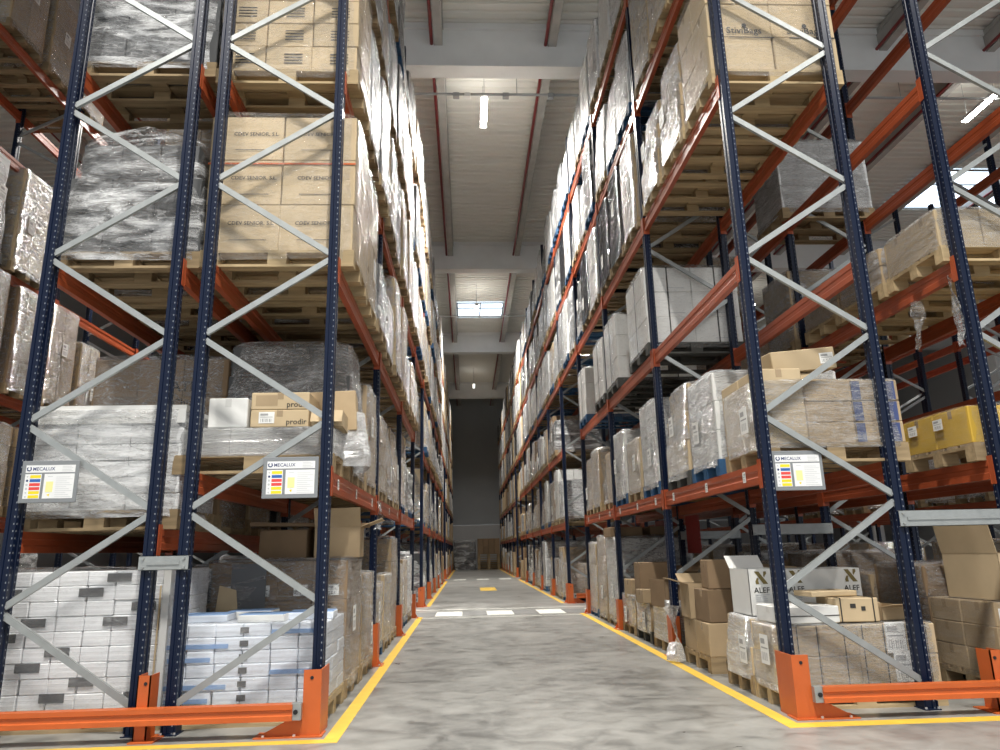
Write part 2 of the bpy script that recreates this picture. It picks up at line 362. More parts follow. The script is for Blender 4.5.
t = thing('cable_conduit', 'thin grey conduit crossing under the roof behind the first girder', 'conduit', (0, 13.75, 11.0))
b = MB(); b.cyl((-6, 0, 0), (14, 0, 0), .03, 8); b.obj('tube', CABLE, t)
for x in (-.15, .1, .95, 1.95):
    b = MB(); b.cbox(x-.07, x+.07, -.06, .06, -.09, .02, .01); b.obj('junction_box', LABEL if x == .1 else CABLE, t)
for x in (-2, 1.2, 6, 10):
    b = MB(); b.cyl((x, 0, 0), (x, 0, 1.05), .008, 6); b.obj('hanger', CABLE, t)
t = thing('cable_conduit', 'thin grey conduit crossing in front of the far skylight', 'conduit', (0, 29.9, 11.3))
b = MB(); b.cyl((-4, 0, 0), (6, 0, 0), .03, 8); b.obj('tube', CABLE, t)
for x in (-2, 3):
    b = MB(); b.cyl((x, 0, 0), (x, 0, .75), .008, 6); b.obj('hanger', CABLE, t)

# ------------------------------------------------------------------ pallet racking
def post_mesh(h):
    """upright: 72 mm deep (x), 100 mm wide (y), grooved, with punched hole rows"""
    b = MB()
    # outline, counter-clockwise, (x, y, strip material to next point)
    half = [(-.036, -.05, 0), (-.028, -.05, 0), (-.019, -.05, 0), (-.012, -.05, 0), (-.009, -.043, 0), (.009, -.043, 0), (.012, -.05, 0), (.020, -.05, 1), (.027, -.05, 0),
            (.036, -.05, 0), (.036, -.040, 1), (.036, -.030, 0), (.036, -.016, 0), (.030, -.012, 0), (.030, .012, 0), (.036, .016, 0), (.036, .030, 1), (.036, .040, 0)]
    out = half + [(-x, -y, m) for x, y, m in half]
    n = len(out)
    for i in range(n):
        x0, y0, m = out[i]; x1, y1, _ = out[(i+1) % n]
        b.face([(x0, y0, 0), (x1, y1, 0), (x1, y1, h), (x0, y0, h)], m)
    b.face([(x, y, h) for x, y, _ in out])
    return b.mesh('post', [BLUE, BLUEH])
POST = {}
def foot_mesh():
    b = MB(); b.box(-.06, .06, -.07, .07, 0, .008); b.box(-.05, -.042, -.055, .055, .008, .06); b.box(.042, .05, -.055, .055, .008, .06)
    for sx in (-.05, .05): b.cyl((sx*.9, -.06, .008), (sx*.9, -.06, .02), .009, 6, 1)
    return b.mesh('foot_plate', [BLUE, BOLT])
FOOT = foot_mesh()
DEP = .972
def brace_mesh(up):
    """one diagonal from rear (x=0) to front (x=DEP), or back"""
    b = MB(); lo, hi = .052, .60
    a, c = ((.03, 0, 0), (DEP-.03, 0, hi)) if up else ((.03, 0, hi), (DEP-.03, 0, 0))
    b.channel(a, c, .045, .026, .004, 0, up=(0, -1, 0))
    b.channel(a, c, .045, .026, .004, 0, up=(0, 1, 0)) if False else None
    b2 = a, c
    for p in b2: b.cyl((p[0], -.03, p[2]), (p[0], -.022, p[2]), .011, 6, 1)
    return b.mesh('brace', [GALV, BOLT])
BR = {True: brace_mesh(True), False: brace_mesh(False)}
PITCHB = .657
def frame_parts(rack, xr, xf, k, h, detail, beams_z):
    """rear post at xr, front post at xf; zigzag starts at the rear foot"""
    y = YK(k); fr = link('upright_frame', None, rack, (0, y, 0))
    if h not in POST: POST[h] = post_mesh(h)
    for x in (xr, xf):
        link('post', POST[h], fr, (x, 0, .005)); link('foot_plate', FOOT, fr, (x, 0, 0))
    sgn = 1 if xf > xr else -1
    nb = int((h-.3)/PITCHB)
    if detail:
        for i in range(nb):
            o = link('brace', BR[i % 2 == 0], fr, (xr, -.012,   .14+.052+PITCHB*i)); o.scale = (sgn, 1, 1)
    else:
        b = MB()
        for i in range(nb):
            z0 = .192+PITCHB*i; a, c = ((xr, 0, z0), (xf, 0, z0+.55)) if i % 2 == 0 else ((xf, 0, z0), (xr, 0, z0+.55))
            b.bar(a, c, .03, .045)
        b.obj('bracing', GALV, fr)
    return fr
def beam_mesh(L):
    """box beam along y with a hooked plate at each end; top at z=0"""
    b = MB(); h = .15
    prof = [(-.025, -h), (.025, -h), (.025, -h*.68), (.019, -h*.62), (.019, -h*.38), (.025, -h*.32), (.025, 0), (-.025, 0), (-.025, -h*.32), (-.019, -h*.38), (-.019, -h*.62), (-.025, -h*.68)]
    n = len(prof)
    for i in range(n):
        (x0, z0), (x1, z1) = prof[i], prof[(i+1) % n]
        b.face([(x0, .05, z0), (x1, .05, z1), (x1, L-.05, z1), (x0, L-.05, z0)][::-1])
    for y0, y1 in ((.048, .054), (L-.054, L-.048)): b.box(-.035, .045, y0, y1, -.19, .03)
    for y0, y1 in ((.0, .054), (L-.054, L)): b.box(.037, .043, y0, y1, -.19, .03)
    return b.mesh('beam', [ORANGE])
BEAM = beam_mesh(BAY)
def sticker_mesh(w, h, bars=True):
    """label on the y-z plane facing +x"""
    b = MB(); b.box(0, .0015, -w/2, w/2, -h/2, h/2)
    if bars:
        b.box(.0015, .002, -w*.4, w*.1, h*.18, h*.36, 1); b.box(.0015, .002, -w*.4, w*.4, h*.02, h*.07, 1)
        for i in range(7): b.box(.0015, .002, -w*.38+i*w*.11, -w*.38+i*w*.11+w*(.03+.03*(i % 2)), -h*.38, -h*.1, 1)
    return b.mesh('paper_label', [LABEL, PRINT])
LOCST = sticker_mesh(.06, .085); SHIPL = sticker_mesh(.15, .21); SHIPS = sticker_mesh(.12, .09)

TUNNEL = (3, 9)
def rack(label, xf, xr, bays, lev, h, tunnel=True, stickers=True, kmax_detail=6, levels_of=None, beam_split=9):
    t = thing('pallet_rack', label, 'pallet rack', (0, 0, 0), 0, 'pallet rack runs')
    for k in range(bays+1): frame_parts(t, xr, xf, k, h, k < kmax_detail, lev)
    rest = MB(); sgn = 1 if xf > xr else -1
    for k in range(bays):
        for li in range(1, len(lev)):
            if tunnel and k in TUNNEL and li < 3: continue
            if lev[li] > h: continue
            for x, s in ((xf, sgn), (xr, -sgn)):
                if k < beam_split:
                    o = link('beam', BEAM, t, (x, YK(k), lev[li])); o.scale = (s, 1, 1)
                    if stickers and li == 1 and k < 4 and s == sgn:
                        for yy in (.38, 1.32, 2.42): link('location_label', LOCST, o, (.026, yy, -.075))
                else: rest.box(x-.025, x+.025, YK(k)+.05, YK(k+1)-.05, lev[li]-.15, lev[li])
    if rest.v:
        o = rest.obj('beam', ORANGE, t); o['kind'] = 'stuff'
    return t
XL, XLR, X2R, X2F = -1.042, -2.014, -2.257, -3.229
XR, XRR, X3R, X3F = 2.277, 3.249, 4.11, 5.11
L1 = rack('long blue and orange pallet rack along the left of the aisle', XL, XLR, NB, LEV, 9.9)
L2 = rack('pallet rack back to back with the left aisle rack', X2F, X2R, 9, LEV_L2, 9.9, stickers=False, kmax_detail=3)
L3 = rack('far left pallet rack seen across the neighbouring aisle', -6.5, -7.47, 8, LEV, 9.9, False, False, 2)
R1 = rack('long blue and orange pallet rack along the right of the aisle', XR, XRR, NB, LEV, 9.9)
R2 = rack('half empty pallet rack behind the right aisle rack', X3F, X3R, 9, LEV, 9.9, stickers=False, kmax_detail=5)
R3 = rack('lower pallet rack facing it across the right side aisle', 8.4, 9.37, 8, LEV[:5], 8.3, False, False, 3)
R4 = rack('pallet rack furthest to the right, back to back with another', 11.2, 10.2, 8, LEV[:5], 8.3, False, False, 0)
# row spacers that tie back-to-back frames
def spacer(rack_, x0, x1, y, z, hh=.06, dd=.05):
    b = MB(); b.box(x0, x1, y-.045, y-.04, z-hh, z+hh); b.box(x0, x1, y-.045, y+.0, z+hh-.004, z+hh); b.box(x0, x1, y-.045, y+.0, z-hh, z-hh+.004)
    b.box(x0+.06, x1-.06, y-.052, y-.045, z-.012, z+.012)
    for x in (x0+.03, x1-.03):
        for zz in (-.6, .6): b.cyl((x, y-.056, z+hh*zz), (x, y-.045, z+hh*zz), .01, 6)
    b.obj('row_spacer', GALV, rack_)
for k in range(0, 6):
    spacer(L2, X2R-.05, XLR+.05, YK(k)-.025, 1.12, .05)
    spacer(R2, XRR-.03, X3R+.03, YK(k)-.025, 1.32)
    if k > 1: spacer(R2, XRR-.03, X3R+.03, YK(k)-.025, 5.6)

# upright protectors along the aisle
def protector_mesh():
    """plate wrapped round the post; local +x faces the aisle"""
    b = MB(); h = .42
    b.box(.068, .076, -.075, .075, 0, h); b.box(-.02, .076, -.083, -.075, 0, h); b.box(-.02, .076, .075, .083, 0, h)
    b.box(-.02, .13, -.11, .11, 0, .008)
    for y in (-.09, .09): b.cyl((.1, y, .008), (.1, y, .022), .01, 6, 1)
    b.add([(.076, -.06, .008), (.12, -.06, .008), (.076, -.06, .09), (.076, -.054, .008), (.12, -.054, .008), (.076, -.054, .09)], [(0, 1, 2), (5, 4, 3), (1, 4, 5, 2), (0, 3, 4, 1)])
    return b.mesh('upright_protector', [GUARD, BOLT])
PROT = protector_mesh()
ORD = ['first', 'second', 'third', 'fourth', 'fifth', 'sixth', 'seventh', 'eighth', 'ninth', 'tenth', 'eleventh', 'twelfth', 'thirteenth', 'fourteenth', 'fifteenth', 'sixteenth', 'seventeenth']
for k in range(1, NB+1):
    for x, rz, side in ((XL, 0, 'left'), (XR, PI, 'right')):
        o = link('upright_protector', PROT, None, (x, YK(k), 0), rz)
        tag(o, 'orange steel guard at the foot of the %s post along the %s aisle rack' % (ORD[k], side), 'post guard', 'orange guards at the rack posts')

def end_barrier(label, xc, side, y, xfar, mids):
    """corner guard at aisle corner xc, rail running away from the aisle to xfar"""
    t = thing('end_barrier', label, 'barrier', (xc, y, 0)); s = side
    b = MB(); X = lambda a, c: (min(s*a, s*c), max(s*a, s*c))
    b.box(*X(-.055, .055), -.208, -.2, 0, .41); b.box(*X(-.063, -.055), -.208, .06, 0, .41); b.cyl((s*0, -.212, .36), (s*0, -.208, .36), .012, 8, 1)
    for z in (.1, .3): b.box(*X(-.055, -.045), -.2, .05, z, z+.01)
    b.obj('corner_guard', [GUARD, DARK], t)
    b = MB(); b.box(*X(-.08, .36), -.235, -.08, 0, .008)
    vs = [(s*.055, -.2, .008), (s*.34, -.2, .008), (s*.055, -.2, .15), (s*.055, -.19, .008), (s*.34, -.19, .008), (s*.055, -.19, .15)]
    b.add(vs, [(0, 1, 2), (5, 4, 3), (1, 4, 5, 2), (0, 2, 5, 3)])
    for x in (.1, .3): b.cyl((s*x, -.22, .008), (s*x, -.22, .02), .01, 6, 1)
    b.obj('foot_gusset', [GUARD, BOLT], t)
    b = MB(); b.box(*X(.055, .12), -.25, -.19, .11, .21); b.cyl((s*.09, -.256, .16), (s*.09, -.25, .16), .016, 8, 1); b.obj('rail_bracket', [GALV, DARK], t)
    L = abs(xfar-xc); b = MB(); h0, h1 = .108, .208
    pr = [(-.262, h0), (-.19, h0), (-.19, h1), (-.262, h1), (-.262, .178), (-.252, .172), (-.252, .144), (-.262, .138)]
    for i in range(len(pr)):
        (ya, za), (yb, zb) = pr[i], pr[(i+1) % len(pr)]
        b.face([(s*.11, ya, za), (s*.11, yb, zb), (s*L, yb, zb), (s*L, ya, za)])
    b.face([(s*.11, ya, za) for ya, za in pr]); b.face([(s*L, ya, za) for ya, za in pr]); b.obj('guard_rail', GUARD, t)
    for xm in mids:
        m = abs(xm-xc); b = MB()
        b.box(*X(m-.03, m-.022), -.19, -.05, 0, .40); b.box(*X(m-.03, m+.055), -.19, -.182, 0, .40); b.box(*X(m+.047, m+.055), -.19, -.05, 0, .40); b.box(*X(m-.1, m+.06), -.25, -.02, 0, .008); b.cyl((s*m, -.194, .35), (s*m, -.19, .35), .012, 8, 1)
        b.obj('middle_post', [GUARD, DARK], t)
    return t
end_barrier('low orange end barrier in front of the left racks', XL, -1, YK(0), X2F-.05, [-2.13])
end_barrier('low orange end barrier in front of the right racks', XR, 1, YK(0), X3F+.05, [3.67])
end_barrier('small orange end barrier past the crossing, left aisle rack', XL, -1, YK(4), XLR, [])
end_barrier('small orange end barrier past the crossing, right aisle rack', XR, 1, YK(4), XRR, [])

# load notices on the rack ends
def load_sign(label, x0, y, z0):
    t = thing('load_notice', label, 'sign', (x0, y, z0), 0, 'grey load notices on the rack ends'); w_, h_ = .40, .30
    b = MB(); b.cbox(0, w_, 0, .012, 0, h_, .003); b.obj('backing_plate', SIGNG, t)
    def panel(name, x0, x1, z0, z1, m, yy=-.0012):
        b = MB(); b.box(x0, x1, yy, .001, z0, z1); return b.obj(name, m, t)
    panel('title_strip', .03, .375, .215, .268, SIGNW); text_front('MECALUX', .034, SNAVY, t, (.078, -.0018, .230), 'title_text')
    b = MB(); b.cyl((.053, -.002, .242), (.053, -.001, .242), .019, 6); b.cyl((.053, -.0026, .242), (.053, -.002, .242), .010, 6, 1); b.box(.045, .061, -.003, -.002, .252, .262, 1); b.obj('title_emblem', [SNAVY, SIGNW], t)
    b = MB()
    for i in range(4): b.box(.285, .36-.012*(i % 2), -.0018, -.0012, .223+i*.011, .226+i*.011)
    b.obj('fine_print', SLINE, t)
    panel('warning_panel', .03, .145, .03, .205, SIGNW)
    for i, m in enumerate((SY, SY, SR, SR, SB, SY)):
        panel('warning_bar', .066, .140, .034+i*.0285, .034+i*.0285+.021, m, -.002)
        b = MB(); b.cyl((.048, -.002, .044+i*.0285), (.048, -.001, .044+i*.0285), .0085, 3 if m == SY else 10); b.obj('warning_symbol', SNAVY if m == SB else SLINE, t)
    panel('data_panel', .165, .375, .03, .205, SIGNW); panel('rack_diagram', .182, .232, .075, .15, SYL, -.002)
    b = MB(); b.cyl((.207, -.002, .055), (.207, -.001, .055), .012, 3); b.obj('warning_triangle', SY, t)
    b = MB()
    for i in range(11): b.box(.25, .365-.02*((i*7) % 3), -.0018, -.0012, .04+i*.014, .0425+i*.014)
    b.box(.19, .225, -.0018, -.0012, .185, .188); b.obj('fine_print', SLINE, t)
load_sign('grey load notice on the inner left rack end, beside the aisle', -1.485, Y0-.016, 1.553)
load_sign('grey load notice on the outermost left post', X2F+.036, Y0-.016, 1.553)
load_sign('grey load notice on the right rack end', XR+.036, Y0+.03, 1.545)

# ------------------------------------------------------------------ pallets, cartons, film
def pallet_mesh(m, simple=False):
    """1.2 (x) by 0.8 (y) by 0.144, base at z=0"""
    b = MB()
    for y, wd in ((-.3275, .145), (-.165, .1), (0, .145), (.165, .1), (.3275, .145)): b.box(-.6, .6, y-wd/2, y+wd/2, .122, .144)
    for x in (-.5275, 0, .5275): b.box(x-.0725, x+.0725, -.4, .4, .100, .122)
    for x in (-.5275, 0, .5275):
        for y in (-.35, 0, .35): b.box(x-.0725, x+.0725, y-.05, y+.05, .022, .100)
    for y in (-.35, 0, .35): b.box(-.6, .6, y-.05, y+.05, 0, .022)
    return b.mesh('pallet', m)
PAL = {k: pallet_mesh(m) for k, m in (('wood', WOOD), ('new', WOODL), ('blue', WOODB), ('dark', WOODK))}
PH = .144
CART = {}
def carton_mesh(dx, dy, dz, m, tape=None, axis='x'):
    key = (round(dx, 3), round(dy, 3), round(dz, 3), m.name, tape.name if tape else '', axis)
    if key in CART: return CART[key]
    b = MB(); c = min(.006, dz*.2); b.cbox(-dx/2, dx/2, -dy/2, dy/2, 0, dz, c)
    if tape:
        w_ = .024; e = .0012; dn = min(.07, dz*.4)
        if axis == 'x':
            b.box(-dx/2+.004, dx/2-.004, -w_, w_, dz-.003, dz+e, 1)
            for s in (-1, 1): b.box(*sorted((s*(dx/2-.002), s*(dx/2+e))), -w_, w_, dz-dn, dz-.006, 1)
        else:
            b.box(-w_, w_, -dy/2+.004, dy/2-.004, dz-.003, dz+e, 1)
            for s in (-1, 1): b.box(-w_, w_, *sorted((s*(dy/2-.002), s*(dy/2+e))), dz-dn, dz-.006, 1)
    CART[key] = b.mesh('carton', [m, tape or m]); return CART[key]
STACK = {}
def stack_mesh(w_, d_, nl, nx, ny, h, m, seed):
    key = (w_, d_, nl, nx, ny, round(h, 2), m.name, seed)
    if key in STACK: return STACK[key]
    rg = random.Random(seed); b = MB(); dz = h/nl
    for l in range(nl):
        for i in range(nx):
            for j in range(ny):
                jx, jy = rg.uniform(-.006, .006), rg.uniform(-.006, .006); dx, dy = d_/nx, w_/ny
                x = -d_/2+dx*(i+.5)+jx; y = -w_/2+dy*(j+.5)+jy
                b.cbox(x-dx/2+.003, x+dx/2-.003, y-dy/2+.003, y+dy/2-.003, l*dz, (l+1)*dz-.002, .006)
    STACK[key] = b.mesh('carton_stack', m); return STACK[key]
SHELL = {}
def shell_mesh(seed, m, taper=0.0, dome=0.0, amp=.014, closed=True):
    """film round a 1.2 x 0.8 x 1.0 load; bottom skirt hangs over the pallet; scaled in z by the user"""
    key = (seed, m.name, taper, dome, amp, closed)
    if key in SHELL: return SHELL[key]
    NP, NZ = 56, 16; hx, hy, rr = .612, .412, .05; b = MB(); rg = random.Random(seed*77+5)
    per = []
    for i in range(NP):
        t = 2*PI*i/NP; c, s = math.cos(t), math.sin(t); e = .22
        per.append((hx*math.copysign(abs(c)**e, c), hy*math.copysign(abs(s)**e, s), c, s))
    top = []; ox = seed*3.7
    rings = []
    for k in range(NZ+1):
        v = k/NZ; z = -.07+1.085*v; ring = []
        for i, (x, y, c, s) in enumerate(per):
            n = noise.noise(Vector((x*2.2+ox, y*2.2, z*1.6))) + .6*noise.noise(Vector((x*7+ox, y*7+2, z*5+1.3*x+1.3*y))) + .35*noise.noise(Vector((x*18+ox, y*18, z*9)))
            q = amp*n; sc_ = 1-taper*max(0, v-.35)/.65
            if v < .08: q += .01*noise.noise(Vector((i*.9, ox, 0)))
            zz = z + (.02*noise.noise(Vector((x*3+ox, y*3, 9))) if v > .9 else 0) + (.025*noise.noise(Vector((i*1.7, ox, 4))) if k == 0 else 0)
            zz += dome*(1-min(1, (x/hx)**2*.5+(y/hy)**2*.5))*v
            ring.append((x*sc_+c*q, y*sc_+s*q, zz))
        rings.append(ring)
    if closed:
        for q_, (sc2, up) in enumerate(((.96, .012), (.8, .012+dome*.35), (.45, .006+dome*.75))):
            rings.append([(x*sc2, y*sc2, z+up+.012*noise.noise(Vector((x*6+ox, y*6, q_)))) for x, y, z in rings[NZ]])
    else:
        rings.append([(x*.93, y*.93, z+.004+.015*noise.noise(Vector((x*9+ox, y*9, 3)))) for x, y, z in rings[NZ]])
    for r in rings: b.v += r
    for k in range(len(rings)-1):
        for i in range(NP): b.f.append((k*NP+i, k*NP+(i+1) % NP, (k+1)*NP+(i+1) % NP, (k+1)*NP+i)); b.m.append(0)
    if closed:
        b.f.append(tuple((len(rings)-1)*NP+i for i in range(NP))); b.m.append(0)
    SHELL[key] = b.mesh('stretch_wrap', m, True); return SHELL[key]

KIND = {   # look words, carton material, tape, film, layers height, nx, ny
    'kraft': ('clear-wrapped tan carton', KRAFT, TAPE, FILM, .30, 3, 2),
    'pale':  ('clear-wrapped pale carton', KRAFTL, TAPE, FILMH, .36, 2, 2),
    'brown': ('film-wrapped dark brown carton', KRAFTD, TAPE, FILM, .28, 3, 2),
    'white': ('film-wrapped white carton', WHITE, WTAPE, FILML, .27, 3, 2),
    'paper': ('milky-wrapped grey paper', PAPER, None, FILMH, .17, 2, 2),
    'silver': ('silvery wrapped uneven', GREYP, None, FILMS, .3, 3, 2),
    'black': ('black-wrapped', GREYP, None, FILMK, .35, 2, 2),
    'milk':  ('milky-wrapped pale', PAPER, None, FILMH, .3, 2, 2),
}
SHELF = ['floor level', 'first shelf', 'second shelf', 'third shelf', 'fourth shelf', 'top shelf']
BAYN = ['end bay', 'second bay', 'third bay', 'bridge bay', 'fifth bay', 'sixth bay', 'seventh bay', 'eighth bay', 'ninth bay']
SLOTN = ['near', 'middle', 'far']
RACKS = {'L1': (XL, XLR, LEV, 0, 'left aisle rack'), 'L2': (X2F, X2R, LEV_L2, PI, 'rack behind left rack'), 'L3': (-6.5, -7.47, LEV, 0, 'far left rack'),
         'R1': (XR, XRR, LEV, PI, 'right aisle rack'), 'R2': (X3F, X3R, LEV, 0, 'rack behind right rack'), 'R3': (8.4, 9.37, LEV, PI, 'far right rack')}
N_LOADS = 0
def slot_y(bay, slot): return YK(bay)+(.525, 1.4, 2.275)[slot]
def load(rk, bay, lvl, slot, kind, h, seed, detail=2, look=None, pal='wood', nl=None, nx=None, ny=None, wrap=True, y=None, w_=.78, d_=1.18, film_=None, taper=0.0, dome=0.0, lab=True, x_shift=0.0, label=None, cm=None, wrap_h=None, closed=True, stack=1, keep=None):
    """one loaded pallet; local +x faces the aisle of its rack"""
    global N_LOADS
    N_LOADS += 1
    xf, xr, lev, rz, rn = RACKS[rk]; lk, m, tp, fm, lh, kx, ky = KIND[kind]
    if cm: m = cm
    if look: lk = look
    yy = y if y is not None else slot_y(bay, slot)
    if rk in ('L1', 'R1'):
        out = -.085 if lvl < 2 else (.0 if rk == 'L1' else -.05)      # how far the load stands out past the posts
        x_shift += out*(1 if rk == 'L1' else -1)
    loc = ((xf+xr)/2+x_shift, yy, lev[lvl])
    t = thing('pallet_load', label or '%s load, %s place, %s, %s, %s' % (lk, SLOTN[slot], SHELF[lvl], BAYN[bay], rn), 'pallet load', loc, rz, 'pallet loads in the %s' % rn)
    sc_p = (d_/1.18, w_/.78, 1)
    for s in range(stack): link('pallet', PAL[pal], t, (0, 0, PH*s), 0, sc_p)
    p0 = PH*stack
    nl = nl or max(1, round(h/lh)); nx = nx or kx; ny = ny or ky; rg = random.Random(seed)
    if detail == 1:
        dz = h/nl; dx, dy = d_/nx, w_/ny
        for l in range(nl):
            for i in range(nx):
                for j in range(ny):
                    if 0 < i < nx-1 and 0 < j < ny-1 and l < nl-1: continue
                    if keep and not keep(-d_/2+dx*(i+.5)): continue
                    ds = 1-.06*taper if not taper else 1-taper*max(0, (l+.7)/nl-.35)/.65
                    me = carton_mesh(dx-.006, dy-.006, dz-.002, m, tp)
                    o = link('carton', me, t, ((-d_/2+dx*(i+.5))*ds+rg.uniform(-.005, .005), (-w_/2+dy*(j+.5))*ds+rg.uniform(-.005, .005), p0+l*dz))
                    if ds < 1: o.scale = (ds, ds, 1)
    else:
        o = link('carton_stack', stack_mesh(w_, d_, nl, nx, ny, h, m, seed % 3), t, (0, 0, p0))
        if taper: o.scale = (1-taper*.6, 1-taper*.6, 1)
    if wrap:
        wh = wrap_h or h
        link('stretch_wrap', shell_mesh(seed % 6, film_ or fm, taper, dome, .014 if kind != 'silver' else .022, closed), t, (0, 0, p0), PI if (seed//6) % 2 else 0, (sc_p[0], sc_p[1], wh))
    if lab:
        o = link('paper_label', SHIPL, t, (d_/2+.03, rg.uniform(-.2, .2), p0+h*rg.uniform(.25, .6)))
        o.rotation_euler = (rg.uniform(-.06, .06), 0, 0)
    return t

rng = random.Random(42)
def rand_kind(rk, lvl, bay):
    if rk == 'L1':
        ks = ['milk', 'paper', 'pale', 'silver', 'kraft', 'white'] if lvl >= 2 else ['kraft', 'pale', 'milk', 'silver', 'brown']
        ws = [3, 2, 3, 4, 3, 1] if lvl >= 2 else [4, 3, 3, 2, 2]
    else:
        ks = ['milk', 'silver', 'paper', 'pale', 'black', 'white'] if lvl >= 3 else ['milk', 'kraft', 'brown', 'pale', 'silver', 'white']
        ws = [3, 4, 2, 2, 2, 2] if lvl >= 3 else [3, 4, 3, 2, 2, 2]
    return rng.choices(ks, ws)[0]
HERO = set()   # slots filled by hand
def hero(rk, bay, lvl, slot): HERO.add((rk, bay, lvl, slot))

# ================================================================== HAND-BUILT LOADS, left racks
def carton(label, loc, size, rz=0.0, m=KRAFT, tape=TAPE, axis='x', group=None, tilt=(0, 0), name='carton', cat='carton'):
    o = link(name, carton_mesh(*size, m, tape, axis), None, loc, rz)
    if tilt != (0, 0): o.rotation_euler = (tilt[0], tilt[1], rz)
    return tag(o, label, cat, group)
def open_carton(label, loc, size, rz=0.0, m=KRAFT, flaps=(1, 1, 1, 1), flap_ang=(.5, .4, .6, .3), inner=INNER):
    """box with four standing or folded-out flaps"""
    dx, dy, dz = size; t_ = .005
    t = thing('open_carton', label, 'carton', loc, rz)
    b = MB(); b.box(-dx/2, dx/2, -dy/2, dy/2, 0, t_)
    for s in (-1, 1):
        b.box(*sorted((s*dx/2, s*(dx/2-t_))), -dy/2, dy/2, 0, dz); b.box(-dx/2, dx/2, *sorted((s*dy/2, s*(dy/2-t_))), 0, dz)
    b.obj('body', [m], t)
    fl = min(dx, dy)/2
    for i, (px, py, ln, a) in enumerate(((dx/2, 0, dy, 0), (-dx/2, 0, dy, PI), (0, dy/2, dx, PI/2), (0, -dy/2, dx, -PI/2))):
        if not flaps[i]: continue
        b = MB(); b.box(0, fl, -ln/2, ln/2, -t_/2, t_/2)
        o = b.obj('flap', [m], t); o.location = (px, py, dz-.003); o.rotation_euler = (0, -flap_ang[i], a)
    return t
def film_tail(label, loc, w_, L, seed, m=FILMH, sway=.06, parent=None):
    """a torn strip of film hanging down, twisted and pinched"""
    b = MB(); N, K = 9, 18
    for k in range(K+1):
        v = k/K; wd = w_*(.5+.5*abs(math.cos(v*PI*1.3+seed)))*(1-.3*v)
        for i in range(N):
            u = i/(N-1)-.5
            a = v*1.6+seed
            b.v.append((u*wd*math.cos(a)+sway*v*math.sin(seed+2*v)+.02*noise.noise(Vector((u*6, v*6, seed))), u*wd*math.sin(a)+.03*noise.noise(Vector((u*8+3, v*7, seed))), -L*v-.03*abs(u)))
    for k in range(K):
        for i in range(N-1): b.f.append((k*N+i, k*N+i+1, (k+1)*N+i+1, (k+1)*N+i)); b.m.append(0)
    o = b.obj('film_tail', m, parent, True, loc)
    if label: tag(o, label, 'plastic film')
    return o

# --- left aisle rack, end bay
yn = slot_y(0, 0)
# floor: blue and white printed paper bundles
hero('L1', 0, 0, 0)
t = load('L1', 0, 0, 0, 'paper', .54, 3, 1, pal='new', nl=6, nx=6, ny=3, cm=PAPERB, film_=FILML, label='wrapped low pallet of blue and white printed bundles behind the left barrier', lab=False)
for k_ in range(6):
    b = MB(); b.box(-.02, .04, -.395, -.391, PH+.025+k_*.09, PH+.065+k_*.09); b.obj('grey_print_patch', GREYP, t)
    for xx in ((-.52, -.22), (-.55, -.1), (.2, .5))[k_ % 3:k_ % 3+1]:
        b = MB(); b.box(*xx, -.395, -.391, PH+.015+k_*.09, PH+.045+k_*.09); b.obj('blue_print_patch', BLUEP, t)
for k_, (xx, yy_, a) in enumerate(((-.35, -.1, .05), (.1, -.18, -.03), (.42, -.05, .06), (-.1, .2, 0))):
    b = MB(); b.cbox(-.17, .17, -.13, .13, 0, .05, .004); o = b.obj('loose_bundle', WHITE if k_ % 2 else PAPERB, t, False, (xx, yy_, PH+.54)); o.rotation_euler = (0, 0, a)
    b = MB(); b.box(-.165, .165, -.125, .125, .05, .054); b.obj('bundle_cover', BLUEP, o)
b = MB(); b.box(-.61, -.60, -.40, .2, 0, .86); b.obj('edge_board', KRAFTL, t, False, (0, 0, .1))
# floor, behind: brown cartons
hero('L1', 0, 0, 1); t = load('L1', 0, 0, 1, 'brown', .96, 8, 1, nl=3, nx=4, ny=2, film_=FILM, label='film-wrapped brown carton load behind the blue and white bundles')
for k_, xx in enumerate((-.42, -.12, .2, .46)): link('shipping_label', SHIPS, t, (xx, -.396, PH+.72)).rotation_euler = (0, 0, -PI/2)
b = MB(); b.box(-.16, .13, -.412, -.405, .1, .95); b.obj('black_sheet', GREYP, t, False, (-.22, 0, .14))
b = MB(); b.face([(0, 0, 0), (.2, 0, 0), (.17, 0, .26), (.03, 0, .3)]); b.face([(0, .006, 0), (.03, .006, .3), (.17, .006, .26), (.2, .006, 0)]); o = b.obj('torn_flap', KRAFTL, t, False, (-.5, -.42, .62))
hero('L1', 0, 0, 2); load('L1', 0, 0, 2, 'kraft', .82, 9, 1, label='milky-wrapped carton load at the foot of the second left post', film_=FILMH)
ZB = PH+.96+.02
open_carton('open brown carton standing on the brown wrapped load, left floor level', (-1.17, slot_y(0, 1)+.02, ZB), (.40, .48, .27), .08, KRAFT, (1, 0, 0, 1), (.35, .4, .6, .9))
carton('closed brown carton under the left notice, beside the open carton', (-1.62, slot_y(0, 1)+.05, ZB), (.42, .5, .25), -.05, KRAFTD)
b = MB()
for i in range(3): b.box(-.52, .52, -.16, .16, i*.011, i*.011+.009)
o = b.obj('flat_board_stack', [KRAFTD]); o.location = (-1.42, slot_y(0, 1)-.02, ZB+.277); o.rotation_euler = (0, .02, .12); tag(o, 'few flat brown board sheets lying across the cartons under the left notice', 'board')
